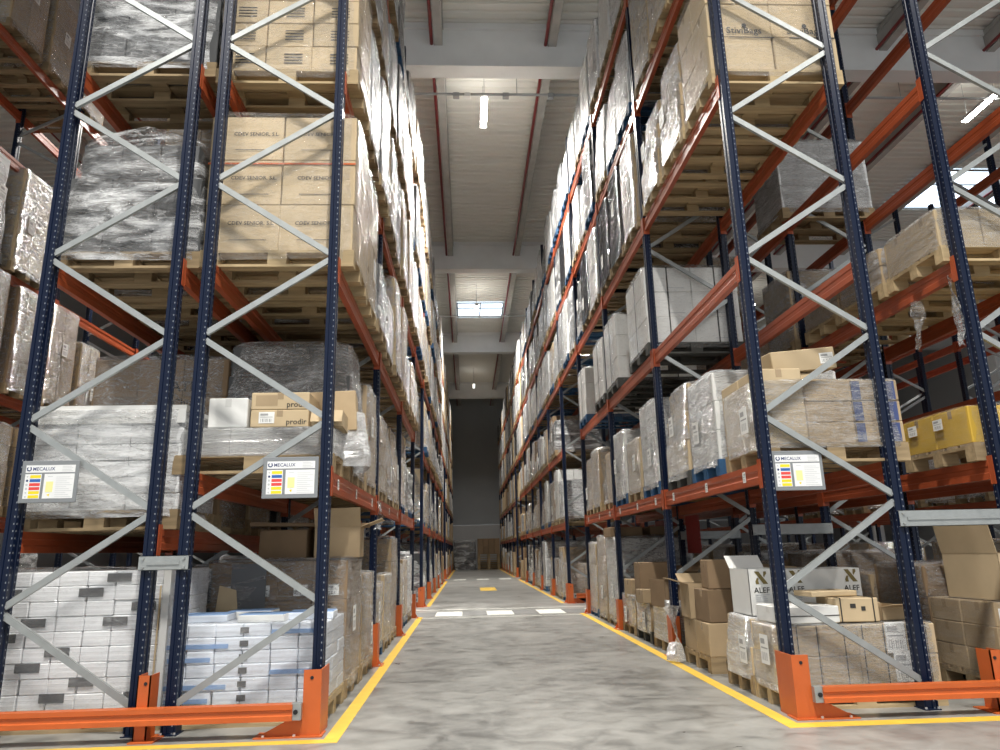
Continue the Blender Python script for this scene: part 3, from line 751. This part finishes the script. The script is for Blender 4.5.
# first shelf: white base load with tan printed cartons on top
hero('L1', 0, 1, 0)
t = load('L1', 0, 1, 0, 'milk', .20, 2, 1, pal='wood', nl=1, nx=3, ny=2, cm=WHITE, film_=FILMH, lab=False, label='milky-wrapped low white load under the printed tan cartons, left rack')
ZP = LEV[1]+PH+.222; ynr = yn-.2
carton('white carton with a grey stripe, first shelf by the inner left post', (-1.86, yn-.1, ZP), (.30, .42, .235), 0, WHITE, WTAPE, 'y')
for i, (x, z, s_, lbl) in enumerate(((-1.46, 0, (.45, .42, .137), 'lower tan carton with a white label, beside the white carton'), (-1.46, .139, (.45, .42, .137), 'upper tan carton printed prodir, on the labelled tan carton'))):
    o = carton(lbl.replace('prodir', 'with a dark word'), (x, yn-.1, ZP+z), s_, 0, KRAFTL, TAPE, 'y')
    text_front('prodir', .062, INK, o, (.05, -.2118, .02))
    if i == 0:
        l_ = link('shipping_label', SHIPS, o, (-.10, -.2112, .075)); l_.rotation_euler = (0, 0, -PI/2)
    else:
        b = MB(); b.box(-.19, -.02, -.2114, -.2106, .03, .115); b.obj('tape_patch', KRAFT, o)
open_carton('torn tan carton lying open next to the printed tan cartons', (-1.1, yn-.12, ZP), (.24, .38, .13), .05, KRAFTL, (0, 0, 1, 1), (.3, .3, .2, -1.0))
carton('large tan carton leaning at the aisle corner above the left notice', (-1.13, yn+.22, ZP+.02), (.40, .36, .34), .1, KRAFT, TAPE, 'y', tilt=(0, -.06))
b = shell_mesh(4, FILMW, .25, .05, .05); o = link('plastic_bag', b, None, (-1.06, yn+.3, LEV[1]+PH-.02), .2, (.34, .72, .42)); tag(o, 'crumpled white plastic sack at the aisle edge beneath the leaning carton', 'sack')
b = MB(); b.face([(0, 0, 0), (0, .11, .02), (0, .06, .1)]); b.face([(0, .02, .06), (0, .1, .05), (0, .09, .12)]); b.obj('red_print', SR, o, False, (.615, -.2, .5))
# first shelf behind: tall grey wrapped load
hero('L1', 0, 1, 1); load('L1', 0, 1, 1, 'silver', 1.12, 10, 1, film_=FILMH, taper=.12, dome=.05, label='tall grey wrapped load behind the printed tan cartons, left rack', pal='wood')
hero('L1', 0, 1, 2); load('L1', 0, 1, 2, 'kraft', .95, 5, 1)
film_tail('torn clear film hanging off the first shelf by the second left post', (-.98, YK(1)-.1, 1.72), .16, .3, 1.3)
# second shelf: lettered tan cartons
def lettered(rk, lvl, slot, h, label, text_, lines, nl, nx):
    t = load(rk, 0, lvl, slot, 'pale', h, 6, 1, pal='new', nl=nl, nx=nx, ny=2, cm=KRAFTL, film_=FILML, lab=False, label=label)
    return t
hero('L1', 0, 2, 0)
t = load('L1', 0, 2, 0, 'pale', 1.24, 6, 1, pal='new', nl=3, nx=2, ny=2, d_=1.22, cm=KRAFTL, film_=FILML, lab=False, label='tan lettered carton load, second shelf at the near left rack end')
dz = 1.24/3
for l in range(3):
    for x in (-.42, .13):
        text_front('CDEV SENIOR, S.L.', .047, INK, t, (x, -.3945, PH+dz*(l+.55)))
        b = MB(); b.box(x+.02, x+.32, -.3944, -.3938, PH+dz*l+.09, PH+dz*l+.096); b.obj('small_print', INK, t)
b = MB(); b.box(-.614, .614, -.396, -.392, PH+dz*2-.045, PH+dz*2-.03); b.obj('orange_strap', GUARD, t)
hero('L1', 0, 2, 1); load('L1', 0, 2, 1, 'pale', 1.26, 7, 1, pal='new', nl=4, nx=2, ny=2, film_=FILML)
# third shelf
hero('L1', 0, 3, 0)
t = load('L1', 0, 3, 0, 'kraft', 1.2, 7, 1, pal='new', nl=5, nx=3, ny=2, d_=1.2, cm=KRAFTL, film_=FILML, lab=False, label='tan carton load with rows of small print, third shelf, near left rack end')
for l in range(5):
    for x in (-.56, -.14, .26):
        b = MB()
        for q in range(4): b.box(x+.1, x+.26, -.3945, -.3938, PH+.24*l+.06+q*.03, PH+.24*l+.07+q*.03)
        b.obj('small_print', INK, t)
# --- rack behind the left rack
hero('L2', 0, 0, 0)
t = load('L2', 0, 0, 0, 'paper', .93, 1, 1, pal='wood', nl=9, nx=6, ny=2, cm=PAPERW, film_=FILML, lab=False, label='tall white printed paper load with corner boards, leftmost behind the barrier')
rg = random.Random(4)
for k_ in range(12):   # dark printed faces; this rack is turned, so its near face is local +y
    x = -.5+.19*((k_*5) % 6); z = PH+.05+.1*((k_*7) % 9); b = MB(); b.box(x, x+.17, .391, .396, z, z+.06); b.obj('grey_print_patch', GREYP, t)
for x in (-.6, .56):
    b = MB(); b.box(x, x+.05, .36, .42, .1, 1.12); b.obj('corner_board', WHITE, t)
hero('L2', 0, 0, 1); load('L2', 0, 0, 1, 'silver', .9, 4, 1, lab=False)
hero('L2', 0, 0, 2); load('L2', 0, 0, 2, 'brown', .85, 4, 2)
hero('L2', 0, 1, 0)
t = load('L2', 0, 1, 0, 'silver', .74, 2, 1, pal='wood', nl=6, nx=3, ny=2, cm=PAPER, film_=FILMS, lab=False, label='grey wrapped load with a pale top band behind the outermost left notice')
b = MB(); b.box(-.6, .6, -.4, .4, 0, .05); b.obj('top_sheet', WHITE, t, False, (0, 0, PH+.74))
b = MB(); b.box(-.6, .6, .4, .405, -.09, .02); b.obj('printed_band', LABEL, t, False, (0, 0, PH+.74))
hero('L2', 0, 1, 1); t = load('L2', 0, 1, 1, 'brown', 1.40, 3, 1, nl=4, nx=3, ny=2, cm=KRAFTD, film_=FILM, label='tall brown carton load with hand lettering between the two left racks')
for s_, sz, x, z in (('RATIO', .13, -.02, 1.10), ('RBC', .12, -.1, .82), ('Chu', .10, -.12, .96)):
    o = text_front(s_, sz, INK, t, (x, .3965, PH+z)); o.rotation_euler = (PI/2, 0, PI)
hero('L2', 0, 1, 2); load('L2', 0, 1, 2, 'kraft', 1.1, 3, 2)
hero('L2', 0, 2, 0); load('L2', 0, 2, 0, 'silver', 1.02, 1, 1, pal='wood', film_=FILMS, taper=.22, dome=.2, lab=False, label='silvery domed film-wrapped load, second shelf of the outer left rack end')
hero('L2', 0, 2, 1); load('L2', 0, 2, 1, 'silver', .9, 2, 2)
hero('L2', 0, 3, 0); load('L2', 0, 3, 0, 'silver', 1.0, 3, 1, pal='wood', cm=GREYP, film_=FILMS, lab=False, label='dark grey wrapped load at the upper edge of the outer left rack end')
for lv in (0, 1, 2, 3):
    for bay, sl in ((0, 2), (1, 0), (1, 1), (1, 2)):
        if ('L2', bay, lv, sl) not in HERO and not (lv == 3 and bay == 1): load('L2', bay, lv, sl, ['brown', 'kraft', 'silver', 'paper'][(lv+sl+bay) % 4], .8+.1*((lv*3+sl) % 4), lv*5+sl+bay, 2)
# --- far left rack across its aisle
load('L3', 1, 2, 0, 'kraft', 1.46, 1, 1, y=9.3, w_=.76, nl=4, nx=3, ny=3, label='tall wrapped tan carton load at the left picture edge, second shelf', cm=KRAFTD)
load('L3', 1, 2, 1, 'brown', 1.42, 2, 1, y=10.25, nl=4, nx=3, ny=3, label='labelled brown carton load in the far left rack, next to the tall tan one')
load('L3', 1, 2, 2, 'brown', 1.46, 3, 1, y=11.1, nl=4, nx=3, ny=2, cm=KRAFT, label='labelled brown carton load, third along in the far left rack')
load('L3', 2, 2, 0, 'pale', 1.1, 4, 1, y=11.95, w_=.6, nl=3, label='narrow pale load with white labels, far left rack second shelf')
load('L3', 2, 2, 1, 'pale', 1.0, 5, 1, y=12.75, w_=.66, nl=3, label='last narrow pale load seen past the outer left post, far left rack')
load('L3', 1, 3, 0, 'milk', 1.42, 2, 2, y=9.0, label='white wrapped round-shouldered load, far left rack third shelf', taper=.15, pal='dark')
load('L3', 1, 3, 1, 'pale', 1.45, 3, 2, y=10.0, label='pale wrapped carton load beside the white one, far left rack third shelf')
load('L3', 1, 5, 0, 'kraft', 1.3, 3, 1, y=9.2, label='tan carton load at the upper left picture corner', cm=KRAFT)
load('L3', 1, 5, 1, 'brown', 1.3, 4, 1, y=10.15, label='labelled brown carton load high up in the far left rack', cm=KRAFT)
load('L3', 1, 5, 2, 'brown', 1.3, 5, 1, y=11.05, label='brown carton load high up, half hidden by the outer left post', cm=KRAFT)
load('L3', 1, 1, 1, 'kraft', 1.1, 4, 2, y=9.8); load('L3', 1, 1, 2, 'kraft', 1.1, 2, 2, y=10.7); load('L3', 0, 1, 2, 'pale', 1.1, 1, 2, y=8.9)
load('L3', 1, 0, 1, 'kraft', 1.1, 3, 2, y=9.8); load('L3', 1, 0, 2, 'silver', 1.1, 2, 2, y=10.8); load('L3', 0, 0, 2, 'pale', 1.0, 1, 2, y=8.8)

# ================================================================== HAND-BUILT LOADS, right racks
for s_ in range(3): hero('R1', 0, 0, s_)
for s_ in range(3): hero('R1', 0, 2, s_)       # empty second shelf
# floor
t = load('R1', 0, 0, 0, 'kraft', .42, 7, 1, pal='new', y=5.64, w_=.52, nl=2, nx=4, ny=1, cm=KRAFTL, film_=FILM, label='low wrapped pallet of strapped tan cartons behind the right barrier')
for x in (-.52, -.36, -.2, -.04, .1, .3, .45):
    b = MB(); b.box(x, x+.006, .258, .264, PH, PH+.42); b.obj('black_strap', INK, t)
for z, x in ((.13, -.32), (.33, -.28)): o = link('shipping_label', SHIPL, t, (x, .268, PH+z)); o.rotation_euler = (0, 0, PI/2)
t = load('R1', 0, 0, 1, 'pale', .43, 2, 1, pal='wood', y=6.22, w_=.56, nl=2, nx=4, ny=1, cm=KRAFTL, film_=FILMW, taper=.05, label='milky-wrapped tan load under the white lettered boxes, right rack')
ZT = PH+.43+.015
def alef(label, x0, x1, y0, y1, z, h, openf):
    dx, dy = x1-x0, y1-y0
    if openf: t = open_carton(label, ((x0+x1)/2, (y0+y1)/2, z), (dx, dy, h), 0, WHITE, (0, 0, 1, 0), (1.35, .9, .75, 1.35))
    else: t = tag(link('carton', carton_mesh(dx, dy, h, WHITE, WTAPE), None, ((x0+x1)/2, (y0+y1)/2, z)), label, 'carton')
    return t
def alef_mark(t, x, y, z, s=1.0):
    """dark gold aleph-shaped emblem over the word ALEF"""
    b = MB()
    b.add([(-.004, 0, .10), (.034, 0, .10), (.106, 0, .0), (.066, 0, 0)], [(0, 1, 2, 3)])
    b.add([(.070, 0, .062), (.074, 0, .1), (.096, 0, .1), (.098, 0, .082), (.086, 0, .068), (.078, 0, .052)], [(0, 1, 2, 3, 4, 5)])
    b.add([(.004, 0, 0), (0, 0, .02), (.012, 0, .045), (.022, 0, .052), (.03, 0, .042), (.026, 0, .03), (.03, 0, 0)], [(0, 1, 2, 3, 4, 5, 6)])
    o = b.obj('printed_emblem', GOLD, t, False, (x, y, z)); o.scale = (s, s, s)
    text_front('ALEF', .062*s, INK, t, (x-.018*s, y, z-.07*s)); b = MB()
    for i, wd in enumerate((.12, .09, .1, .1)): b.box(x-.012, x-.012+wd*s, y-.0006, y, z-.088*s-.016*i*s, z-.081*s-.016*i*s)
    b.obj('small_print', SLINE, t)
t1 = alef('open white lettered box nearest the aisle on the right floor load', 2.31, 2.62, 5.98, 6.40, ZT, .37, True); alef_mark(t1, -.10, -.2125, .25, 1.0)
t2 = alef('wide closed white lettered box behind the right front post', 2.65, 3.28, 6.02, 6.44, ZT, .36, False)
for x in (-.29, .18): alef_mark(t2, x, -.2125, .25, 1.0)
ZN = PH+.42+.015
o = carton('flat white carton on the near low load, right rack', (2.52, 5.62, ZN), (.46, .40, .12), .05, WHITE, WTAPE)
b = MB(); b.box(-.232, .232, -.203, -.198, .05, .056); b.obj('strap', INK, o)
o = carton('tan carton with black straps and rounded lid behind the right barrier', (2.92, 5.62, ZN), (.32, .36, .17), -.08, KRAFTL, None)
for x in (-.12, .12):
    b = MB(); b.box(x-.004, x+.004, -.184, .184, -.001, .174); b.obj('black_strap', INK, o)
b = MB(); b.box(-.05, -.01, -.1835, -.1805, .10, .13); b.box(.03, .06, -.1835, -.1805, .08, .11); b.obj('small_print', INK, o)
carton('shallow tan lid box lying over the strapped carton', (2.80, 5.70, ZN+.176), (.38, .26, .04), .1, KRAFTL, None)
open_carton('small open tan carton at the right end of the near low load', (3.22, 5.66, ZN), (.24, .3, .10), .15, KRAFT, (0, 0, 1, 1), (.3, .3, .2, .2))
# deeper on the floor: loose cartons on pallets
t = load('R1', 0, 0, 2, 'kraft', .30, 5, 1, y=7.35, w_=.8, nl=1, nx=3, ny=2, wrap=False, label='pallet with a low row of tan cartons, right floor before the second post', lab=False)
ZK = PH+.30+.003
for i, (lbl, x, y, z, s_, rz, m) in enumerate((
        ('plain tan carton behind the white lettered boxes', 3.0, 6.75, 0, (.44, .34, .78), .03, KRAFT), ('long tan carton with a white label behind the low near load', 2.95, 7.3, ZK, (.5, .4, .24), .1, KRAFTD),
        ('brown carton deep inside the right floor bay, end of row', 3.05, 7.3, ZK+.245, (.42, .36, .25), -.1, KRAFT), ('brown carton standing behind the open aisle carton', 2.45, 7.15, ZK, (.36, .36, .3), .06, KRAFTD),
        ('square brown carton on top behind the open aisle carton', 2.5, 7.15, ZK+.305, (.34, .34, .27), -.12, KRAFTD))):
    o = carton(lbl, (x, y, z), s_, rz, m)
    if 'label' in lbl: l_ = link('shipping_label', SHIPS, o, (.1, -.2012, .12)); l_.rotation_euler = (0, 0, -PI/2)
open_carton('open tan carton at the aisle edge beyond the wrapped floor load', (2.44, 7.58, ZK), (.40, .36, .34), -.05, KRAFT, (1, 1, 1, 0), (1.2, .3, .5, .4))
open_carton('wide open brown carton in front of the small window of racks, right bay', (2.85, 7.75, ZK), (.42, .36, .36), .08, KRAFT, (1, 1, 0, 1), (1.0, .9, .5, .8))
# torn film round the second post
film_tail('white torn film trailing to the floor at the second right post', (2.16, YK(1)-.28, .55), .24, .5, .4, FILMW)
b = shell_mesh(3, FILMW, .3, .08, .05); o = link('film_heap', b, None, (2.13, YK(1)-.42, .03), .4, (.10, .22, .15)); tag(o, 'crumpled film heap on the floor before the second right post', 'plastic film')
# second bay floor
for s_ in range(3): hero('R1', 1, 0, s_)
t = load('R1', 1, 0, 0, 'kraft', .34, 2, 1, y=slot_y(1, 0)-.02, nl=1, nx=2, ny=2, film_=FILMW, label='low carton load in white film just past the second right post', lab=False, wrap_h=.42, closed=False)
t = load('R1', 1, 0, 1, 'kraft', .34, 4, 1, y=slot_y(1, 1), nl=1, nx=2, ny=2, film_=FILMW, label='low carton load with a white notice, second right bay floor', pal='dark', wrap_h=.4, closed=False)
ZC = PH+.34+.003
open_carton('open brown carton with a small label on the low film load', (2.38, slot_y(1, 0)-.08, ZC), (.36, .38, .3), .2, KRAFTD, (1, 0, 0, 1), (.9, .4, .5, .6))
carton('brown carton beside the second right post on the low film load', (2.85, slot_y(1, 0)-.12, ZC), (.4, .4, .26), .05, KRAFT)
carton('tall brown carton standing on the load with the white notice', (2.42, slot_y(1, 1)+.02, ZC), (.42, .4, .48), -.05, KRAFTD)
carton('small brown carton next to the tall one, second right bay', (2.28, slot_y(1, 1)-.32, ZC), (.28, .26, .16), .1, KRAFT)
carton('long brown carton deep on the low film load, second right bay', (2.95, slot_y(1, 0)+.28, ZC), (.4, .36, .34), .02, KRAFTD)
t = load('R1', 1, 0, 2, 'kraft', .32, 3, 1, y=slot_y(1, 2), nl=1, nx=2, ny=2, film_=FILMH, label='low carton load just before the third right post, floor level', pal='wood', wrap_h=.38, closed=False)
carton('brown carton on the low load just before the third right post', (2.45, slot_y(1, 2)-.1, PH+.324), (.42, .36, .26), .06, KRAFT)
open_carton('open brown carton on the low load before the third right post, inner side', (2.95, slot_y(1, 2), PH+.324), (.42, .5, .32), -.05, KRAFTD, (1, 0, 1, 0), (.9, .4, .5, .6))
hero('R1', 2, 0, 0)
t = load('R1', 2, 0, 0, 'white', 1.16, 3, 1, y=slot_y(2, 0), nl=5, nx=3, ny=2, cm=WHITE, film_=FILMH, label='tall white wrapped load with brown top cartons behind the third right post', pal='wood')
for q in range(2): carton('brown carton on the tall white wrapped load, %s' % ('aisle side' if q == 0 else 'inner side'), (2.46+.62*q, slot_y(2, 0), PH+1.19), (.5, .6, .14), 0, KRAFTD)
# back guards: red sheets
for i, (ya, yb, z0, z1, lbl) in enumerate(((10.2, 10.82, 1.06, 1.60, 'dull red steel sheet hanging at the back of the right rack'), (11.1, 12.6, 1.27, 1.60, 'bright red sheet behind the third right post'))):
    b = MB(); b.cbox(3.30, 3.315, ya, yb, z0, z1, .003); b.box(3.295, 3.30, ya+.03, ya+.06, z1-.08, z1-.05); tag(b.obj('steel_sheet', REDP), lbl, 'sheet')
# first shelf
for s_ in range(3): hero('R1', 0, 1, s_)
t = load('R1', 0, 1, 0, 'kraft', .50, 9, 1, pal='wood', y=5.72, nl=3, nx=3, ny=2, cm=KRAFT, film_=FILM, label='tan carton load with navy tape bands behind the right notice', lab=False, d_=1.14, keep=lambda x: x < .15)
for l in range(3):
    for x in (-.26, -.54):
        b = MB(); b.box(x, x+.07, .391, .396, PH+.1667*l+.008, PH+.1667*l+.155); b.obj('navy_tape', NAVYT, t)
for q in (-.2, .2): link('carton', carton_mesh(.36, .385, .60, KRAFTL, TAPE, 'y'), t, (.38, q, PH))
l_ = link('paper_label', SHIPL, t, (.615, .18, PH+.22))
ZS = LEV[1]+PH+.50+.012
o = carton('tan carton lying tilted on top of the navy-banded load', (2.78, 5.72, ZS+.125), (.56, .40, .18), .05, KRAFTL, TAPE, tilt=(.04, -.10)); l_ = link('shipping_label', SHIPS, o, (.2, -.2012, .09)); l_.rotation_euler = (0, 0, -PI/2)
carton('tan carton under the tilted one, resting on the navy-banded load', (2.70, 5.74, ZS), (.28, .4, .10), 0, KRAFTL)
carton('flat tan carton at the inner end of the navy-banded load', (3.04, 5.74, ZS), (.40, .38, .05), 0, KRAFTL)
load('R1', 0, 1, 1, 'milk', .8, 1, 1, pal='blue', y=6.62, nl=3, cm=WHITE, film_=FILMH, label='white wrapped load on a blue pallet, end bay of the right rack')
load('R1', 0, 1, 2, 'pale', .92, 2, 1, pal='dark', y=7.5, nl=3, film_=FILMH, taper=.12, cm=KRAFTL, label='pale film-wrapped uneven load with a hanging label, right first shelf')
for s_ in range(3): hero('R1', 1, 1, s_)
load('R1', 1, 1, 0, 'white', .98, 3, 1, pal='blue', nl=5, cm=WHITE, label='tall white carton load just behind the second right post, first shelf', film_=FILMH)
load('R1', 1, 1, 1, 'pale', .66, 4, 1, nl=2, film_=FILM, label='tan load in loose film between white loads, right first shelf')
load('R1', 1, 1, 2, 'white', .9, 5, 1, pal='blue', nl=4, cm=WHITE, film_=FILMH, label='white load with yellow marks, far place on second right bay shelf')
# second shelf: white strapped cartons
for b_, s_ in ((1, 0), (1, 1), (1, 2), (2, 0), (2, 1), (2, 2)): hero('R1', b_, 2, s_)
def white_strapped(bay, slot, h, lbl, w_=.86, pal='dark', y=None):
    t = load('R1', bay, 2, slot, 'white', h, bay*3+slot, 1, pal=pal, nl=3, nx=2, ny=2, w_=w_, cm=WHITE, film_=FILML, wrap=True, label=lbl, lab=False, y=y)
    for x in (-.3, .3):
        b = MB(); b.box(x-.008, x+.008, -w_/2-.006, w_/2+.006, PH, PH+h+.005); b.obj('black_strap', INK, t)
    b = MB(); b.box(d_-.0 if False else .596, .602, -.006, .006, PH, PH+h+.005); b.obj('black_strap', INK, t)
    for l in range(3):
        b = MB()
        for x in (-.45, .1): b.box(x, x+.2, w_/2+.001, w_/2+.003, PH+h/3*l+.05, PH+h/3*l+.058)
        b.obj('small_print', SLINE, t)
    return t
white_strapped(1, 0, .98, 'white strapped carton load with black straps facing the empty right shelf', 1.0, y=8.68)
white_strapped(1, 2, .98, 'white strapped carton load on a dark pallet, far place, second right bay')
white_strapped(2, 0, .94, 'white strapped carton load just past the third right post')
white_strapped(2, 2, .90, 'white carton load with green print beside the bridge over the crossing', .8, 'blue')
# third shelf
for b_, s_ in ((0, 0), (0, 1), (0, 2), (1, 0), (1, 1), (1, 2)): hero('R1', b_, 3, s_)
t = load('R1', 0, 3, 0, 'kraft', 1.05, 8, 1, pal='new', y=5.78, nl=3, nx=2, ny=2, cm=KRAFTL, film_=FILML, label='tan bag-carton load, third shelf at the near right rack end', lab=False)
for x in (.42, -.14):
    o = text_front('StiviBags', .095, INK, t, (x, .3955, PH+.35+.03)); o.rotation_euler = (PI/2, 0, PI)
    b = MB(); b.box(x-.44, x-.02, .3945, .395, PH+.35-.015, PH+.35-.005); b.obj('small_print', INK, t)
    b = MB(); b.cyl((x-.17, .3945, PH+.35+.115), (x-.17, .3952, PH+.35+.115), .022, 12); b.obj('printed_emblem', INK, t)
load('R1', 0, 3, 1, 'silver', 1.05, 4, 1, pal='new', y=6.66, cm=KRAFT, film_=FILMH, taper=.1, dome=.04, label='bulging film-wrapped tan load with a white notice, third right shelf')
load('R1', 0, 3, 2, 'silver', .98, 5, 1, pal='new', y=7.55, cm=KRAFT, film_=FILMH, taper=.14, dome=.06, label='round-topped film-wrapped load beside the second right post, third shelf')
load('R1', 1, 3, 0, 'silver', 1.2, 1, 1, cm=KRAFT, film_=FILMH); load('R1', 1, 3, 1, 'black', 1.25, 2, 1); load('R1', 1, 3, 2, 'black', 1.2, 3, 1)
hero('R1', 2, 3, 0); load('R1', 2, 3, 0, 'white', 1.2, 3, 1, film_=FILMS); hero('R1', 2, 3, 1); load('R1', 2, 3, 1, 'black', 1.15, 3, 1)

# --- rack behind the right rack
t = load('R2', 0, 1, 0, 'kraft', .30, 3, 1, pal='wood', y=5.86, w_=.9, nl=1, nx=3, ny=2, cm=YELLOWC, film_=FILML, label='yellow carton load on stacked pallets behind the right front post', lab=False, stack=1)
for x, y, a in ((-.62, -.1, PI), (-.62, .25, PI)): link('paper_label', SHIPS, t, (x, y, PH+.2), a)
link('paper_label', SHIPL, t, (.05, -.455, PH+.17), -PI/2)
carton('brown carton at the near corner of the yellow load', (4.72, 5.42, LEV[1]+PH), (.3, .3, .3), .1, KRAFTD)
load('R2', 0, 2, 0, 'kraft', .34, 1, 1, pal='new', y=5.76, nl=1, nx=3, ny=2, cm=KRAFTL, film_=FILM, label='low tan carton load, second shelf of the rack behind, near end', lab=False)
load('R2', 0, 2, 1, 'brown', .36, 2, 1, pal='new', y=6.62, nl=2, nx=3, ny=2, cm=KRAFT, film_=FILMH, label='low film-draped carton load on the second shelf behind the right rack')
load('R2', 0, 2, 2, 'brown', .30, 2, 1, pal='new', y=7.45, nl=2, nx=3, ny=2, cm=KRAFT, film_=FILM)
load('R2', 1, 2, 0, 'pale', .9, 2, 1, y=8.5, film_=FILMH, cm=KRAFT, label='square film-wrapped tan load seen through the empty right shelf'); load('R2', 1, 2, 2, 'kraft', .7, 3, 2); load('R2', 2, 2, 1, 'brown', .8, 3, 2); load('R2', 2, 2, 2, 'pale', .9, 3, 2)
load('R2', 1, 3, 0, 'milk', .95, 2, 1, y=8.4, label='white wrapped load high in the rack behind the right rack'); load('R2', 2, 3, 1, 'pale', 1.0, 2, 2); load('R2', 3, 3, 0, 'milk', 1.0, 2, 2)
film_tail('long clear film strip hanging beside the third right post', (4.02, 5.36, 3.3), .10, .6, .9, FILMH); film_tail('clear film strip hanging under the low draped load', (4.04, 5.85, 3.25), .12, .45, 2.2, FILM)
t = load('R2', 0, 0, 0, 'kraft', .54, 4, 1, pal='wood', y=5.92, nl=3, nx=3, ny=2, cm=KRAFT, film_=FILML, label='brown labelled carton stack on the floor behind the right middle guard', lab=False)
for i in range(3):
    for x in (-.5, -.1, .3): o = link('shipping_label', SHIPS, t, (x, -.397, PH+.18*i+.09)); o.rotation_euler = (0, 0, -PI/2)
open_carton('large open tan carton on top of the labelled carton stack', (4.42, 5.86, PH+.545), (.62, .6, .36), .08, KRAFTL, (1, 1, 0, 0), (1.35, 1.4, .5, .6))
for lv, bay, sl, kd, h in ((0, 0, 1, 'brown', .8), (0, 0, 2, 'kraft', .7), (0, 1, 0, 'brown', .9), (0, 1, 1, 'kraft', .8), (0, 1, 2, 'silver', .9), (0, 2, 0, 'brown', 1.0), (0, 2, 1, 'kraft', 1.0), (0, 2, 2, 'pale', 1.0),
                       (1, 1, 1, 'kraft', .8), (1, 1, 2, 'milk', .8), (1, 2, 0, 'pale', .9), (1, 2, 2, 'brown', .9)):
    load('R2', bay, lv, sl, kd, h, sl+bay+lv, 2)
for bay, lv, sl, kd in ((0, 0, 2, 'kraft'), (1, 0, 0, 'pale'), (1, 0, 2, 'brown'), (1, 1, 1, 'milk'), (2, 1, 0, 'pale'), (2, 1, 2, 'milk'), (2, 0, 1, 'kraft'), (3, 1, 1, 'milk'), (4, 1, 0, 'pale'), (4, 1, 1, 'milk'), (3, 0, 1, 'kraft'), (4, 0, 1, 'brown')):
    load('R3', bay, lv, sl, kd, 1.0, sl+bay, 2)

# ================================================================== filled slots of the two aisle racks
far = {'L1': MB(), 'R1': MB()}
for rk in ('L1', 'R1'):
    for bay in range(NB):
        for lvl in range(6):
            if bay in TUNNEL and lvl < 3: continue
            if bay == 0 and lvl == 5: continue
            for slot in range(3):
                if (rk, bay, lvl, slot) in HERO: continue
                if bay >= 3 and lvl in (0, 1, 2) and rng.random() < .06: continue
                kd = rand_kind(rk, lvl, bay); h = rng.uniform(1.05, 1.35) if lvl >= 3 else rng.uniform(.62, 1.25)
                if lvl == 5: h = rng.uniform(.9, 1.35)
                seed = rng.randrange(1000)
                if bay < 8:
                    tp = rng.choice((0, 0, .06, .12)); dm = rng.choice((0, .03, .06)) if kd == 'silver' else 0
                    load(rk, bay, lvl, slot, kd, h, seed, 1 if bay < 2 else 2, pal=rng.choice(('wood', 'wood', 'new', 'blue') if bay > 0 else ('wood', 'new')), taper=tp, dome=dm, lab=rng.random() < .45,
                         film_=FILMH if rng.random() < .35 and kd != 'black' else None, x_shift=rng.uniform(-.03, .015)*(1 if rk == 'L1' else -1))
                else:
                    xf, xr, lev, rz, rn = RACKS[rk]; b = far[rk]; y = slot_y(bay, slot); z = lev[lvl]; xc = (xf+xr)/2 + rng.uniform(-.09, -.03)*(1 if rk == 'L1' else -1)
                    for q in (-.35, 0, .35): b.box(xc-.6, xc+.6, y+q-.05, y+q+.05, z, z+.1, 0)
                    b.box(xc-.6, xc+.6, y-.4, y+.4, z+.1, z+.144, 0)
                    mi = {'kraft': 1, 'pale': 2, 'brown': 3, 'white': 4, 'paper': 4, 'silver': 5, 'black': 6, 'milk': 4}[kd]
                    nl = max(2, round(h/.3))
                    for l in range(nl):
                        for j in (-1, 1): b.cbox(xc-.6, xc+.6, y+j*.2-.198, y+j*.2+.198, z+.144+l*h/nl, z+.144+(l+1)*h/nl-.005, .012, mi)
FARS = mat('grey_wrapped_bundle', (.42, .43, .44), .25, 0, .7, noise_amt=.4, noise_scale=4)
FARW = mat('white_wrapped_bundle', (.66, .66, .65), .25, 0, .7, noise_amt=.25, noise_scale=4)
for rk, nm in (('L1', 'left'), ('R1', 'right')):
    o = far[rk].obj('distant_pallet_loads', [WOOD, KRAFT, KRAFTL, KRAFTD, FARW, FARS, DARK]); tag(o, 'many small wrapped loads at the far end of the %s aisle rack' % nm, 'pallet loads', None, 'stuff')

# things at the back wall
t = thing('sheet_stack', 'silvery film-wrapped stack of bundles against the back wall', 'wrapped stack', (-.2, 49.4, 0))
for i in range(5):
    b = MB(); b.cbox(-.72, .72, -.5, .5, .02+i*.37, .02+i*.37+.33, .03); b.obj('bundle', GREYP, t)
o = link('stretch_wrap', shell_mesh(2, FILMS, 0, 0, .03), t, (0, 0, .08), 0, (1.22, 1.3, 1.8))
t = thing('carton_pallet_stack', 'dark brown cartons on stacked pallets against the back wall', 'pallet load', (1.40, 49.2, 0))
for i in range(7): link('pallet', PAL['wood'], t, (.0, 0, PH*i), 0, (1.25, 1.2, 1))
for i in range(4):
    for l in range(2): link('carton', carton_mesh(.36, .9, .5, KRAFTD, TAPE), t, (-.56+.375*i, 0, PH*7+.503*l))
print('loads', N_LOADS, 'objects', len(bpy.data.objects))
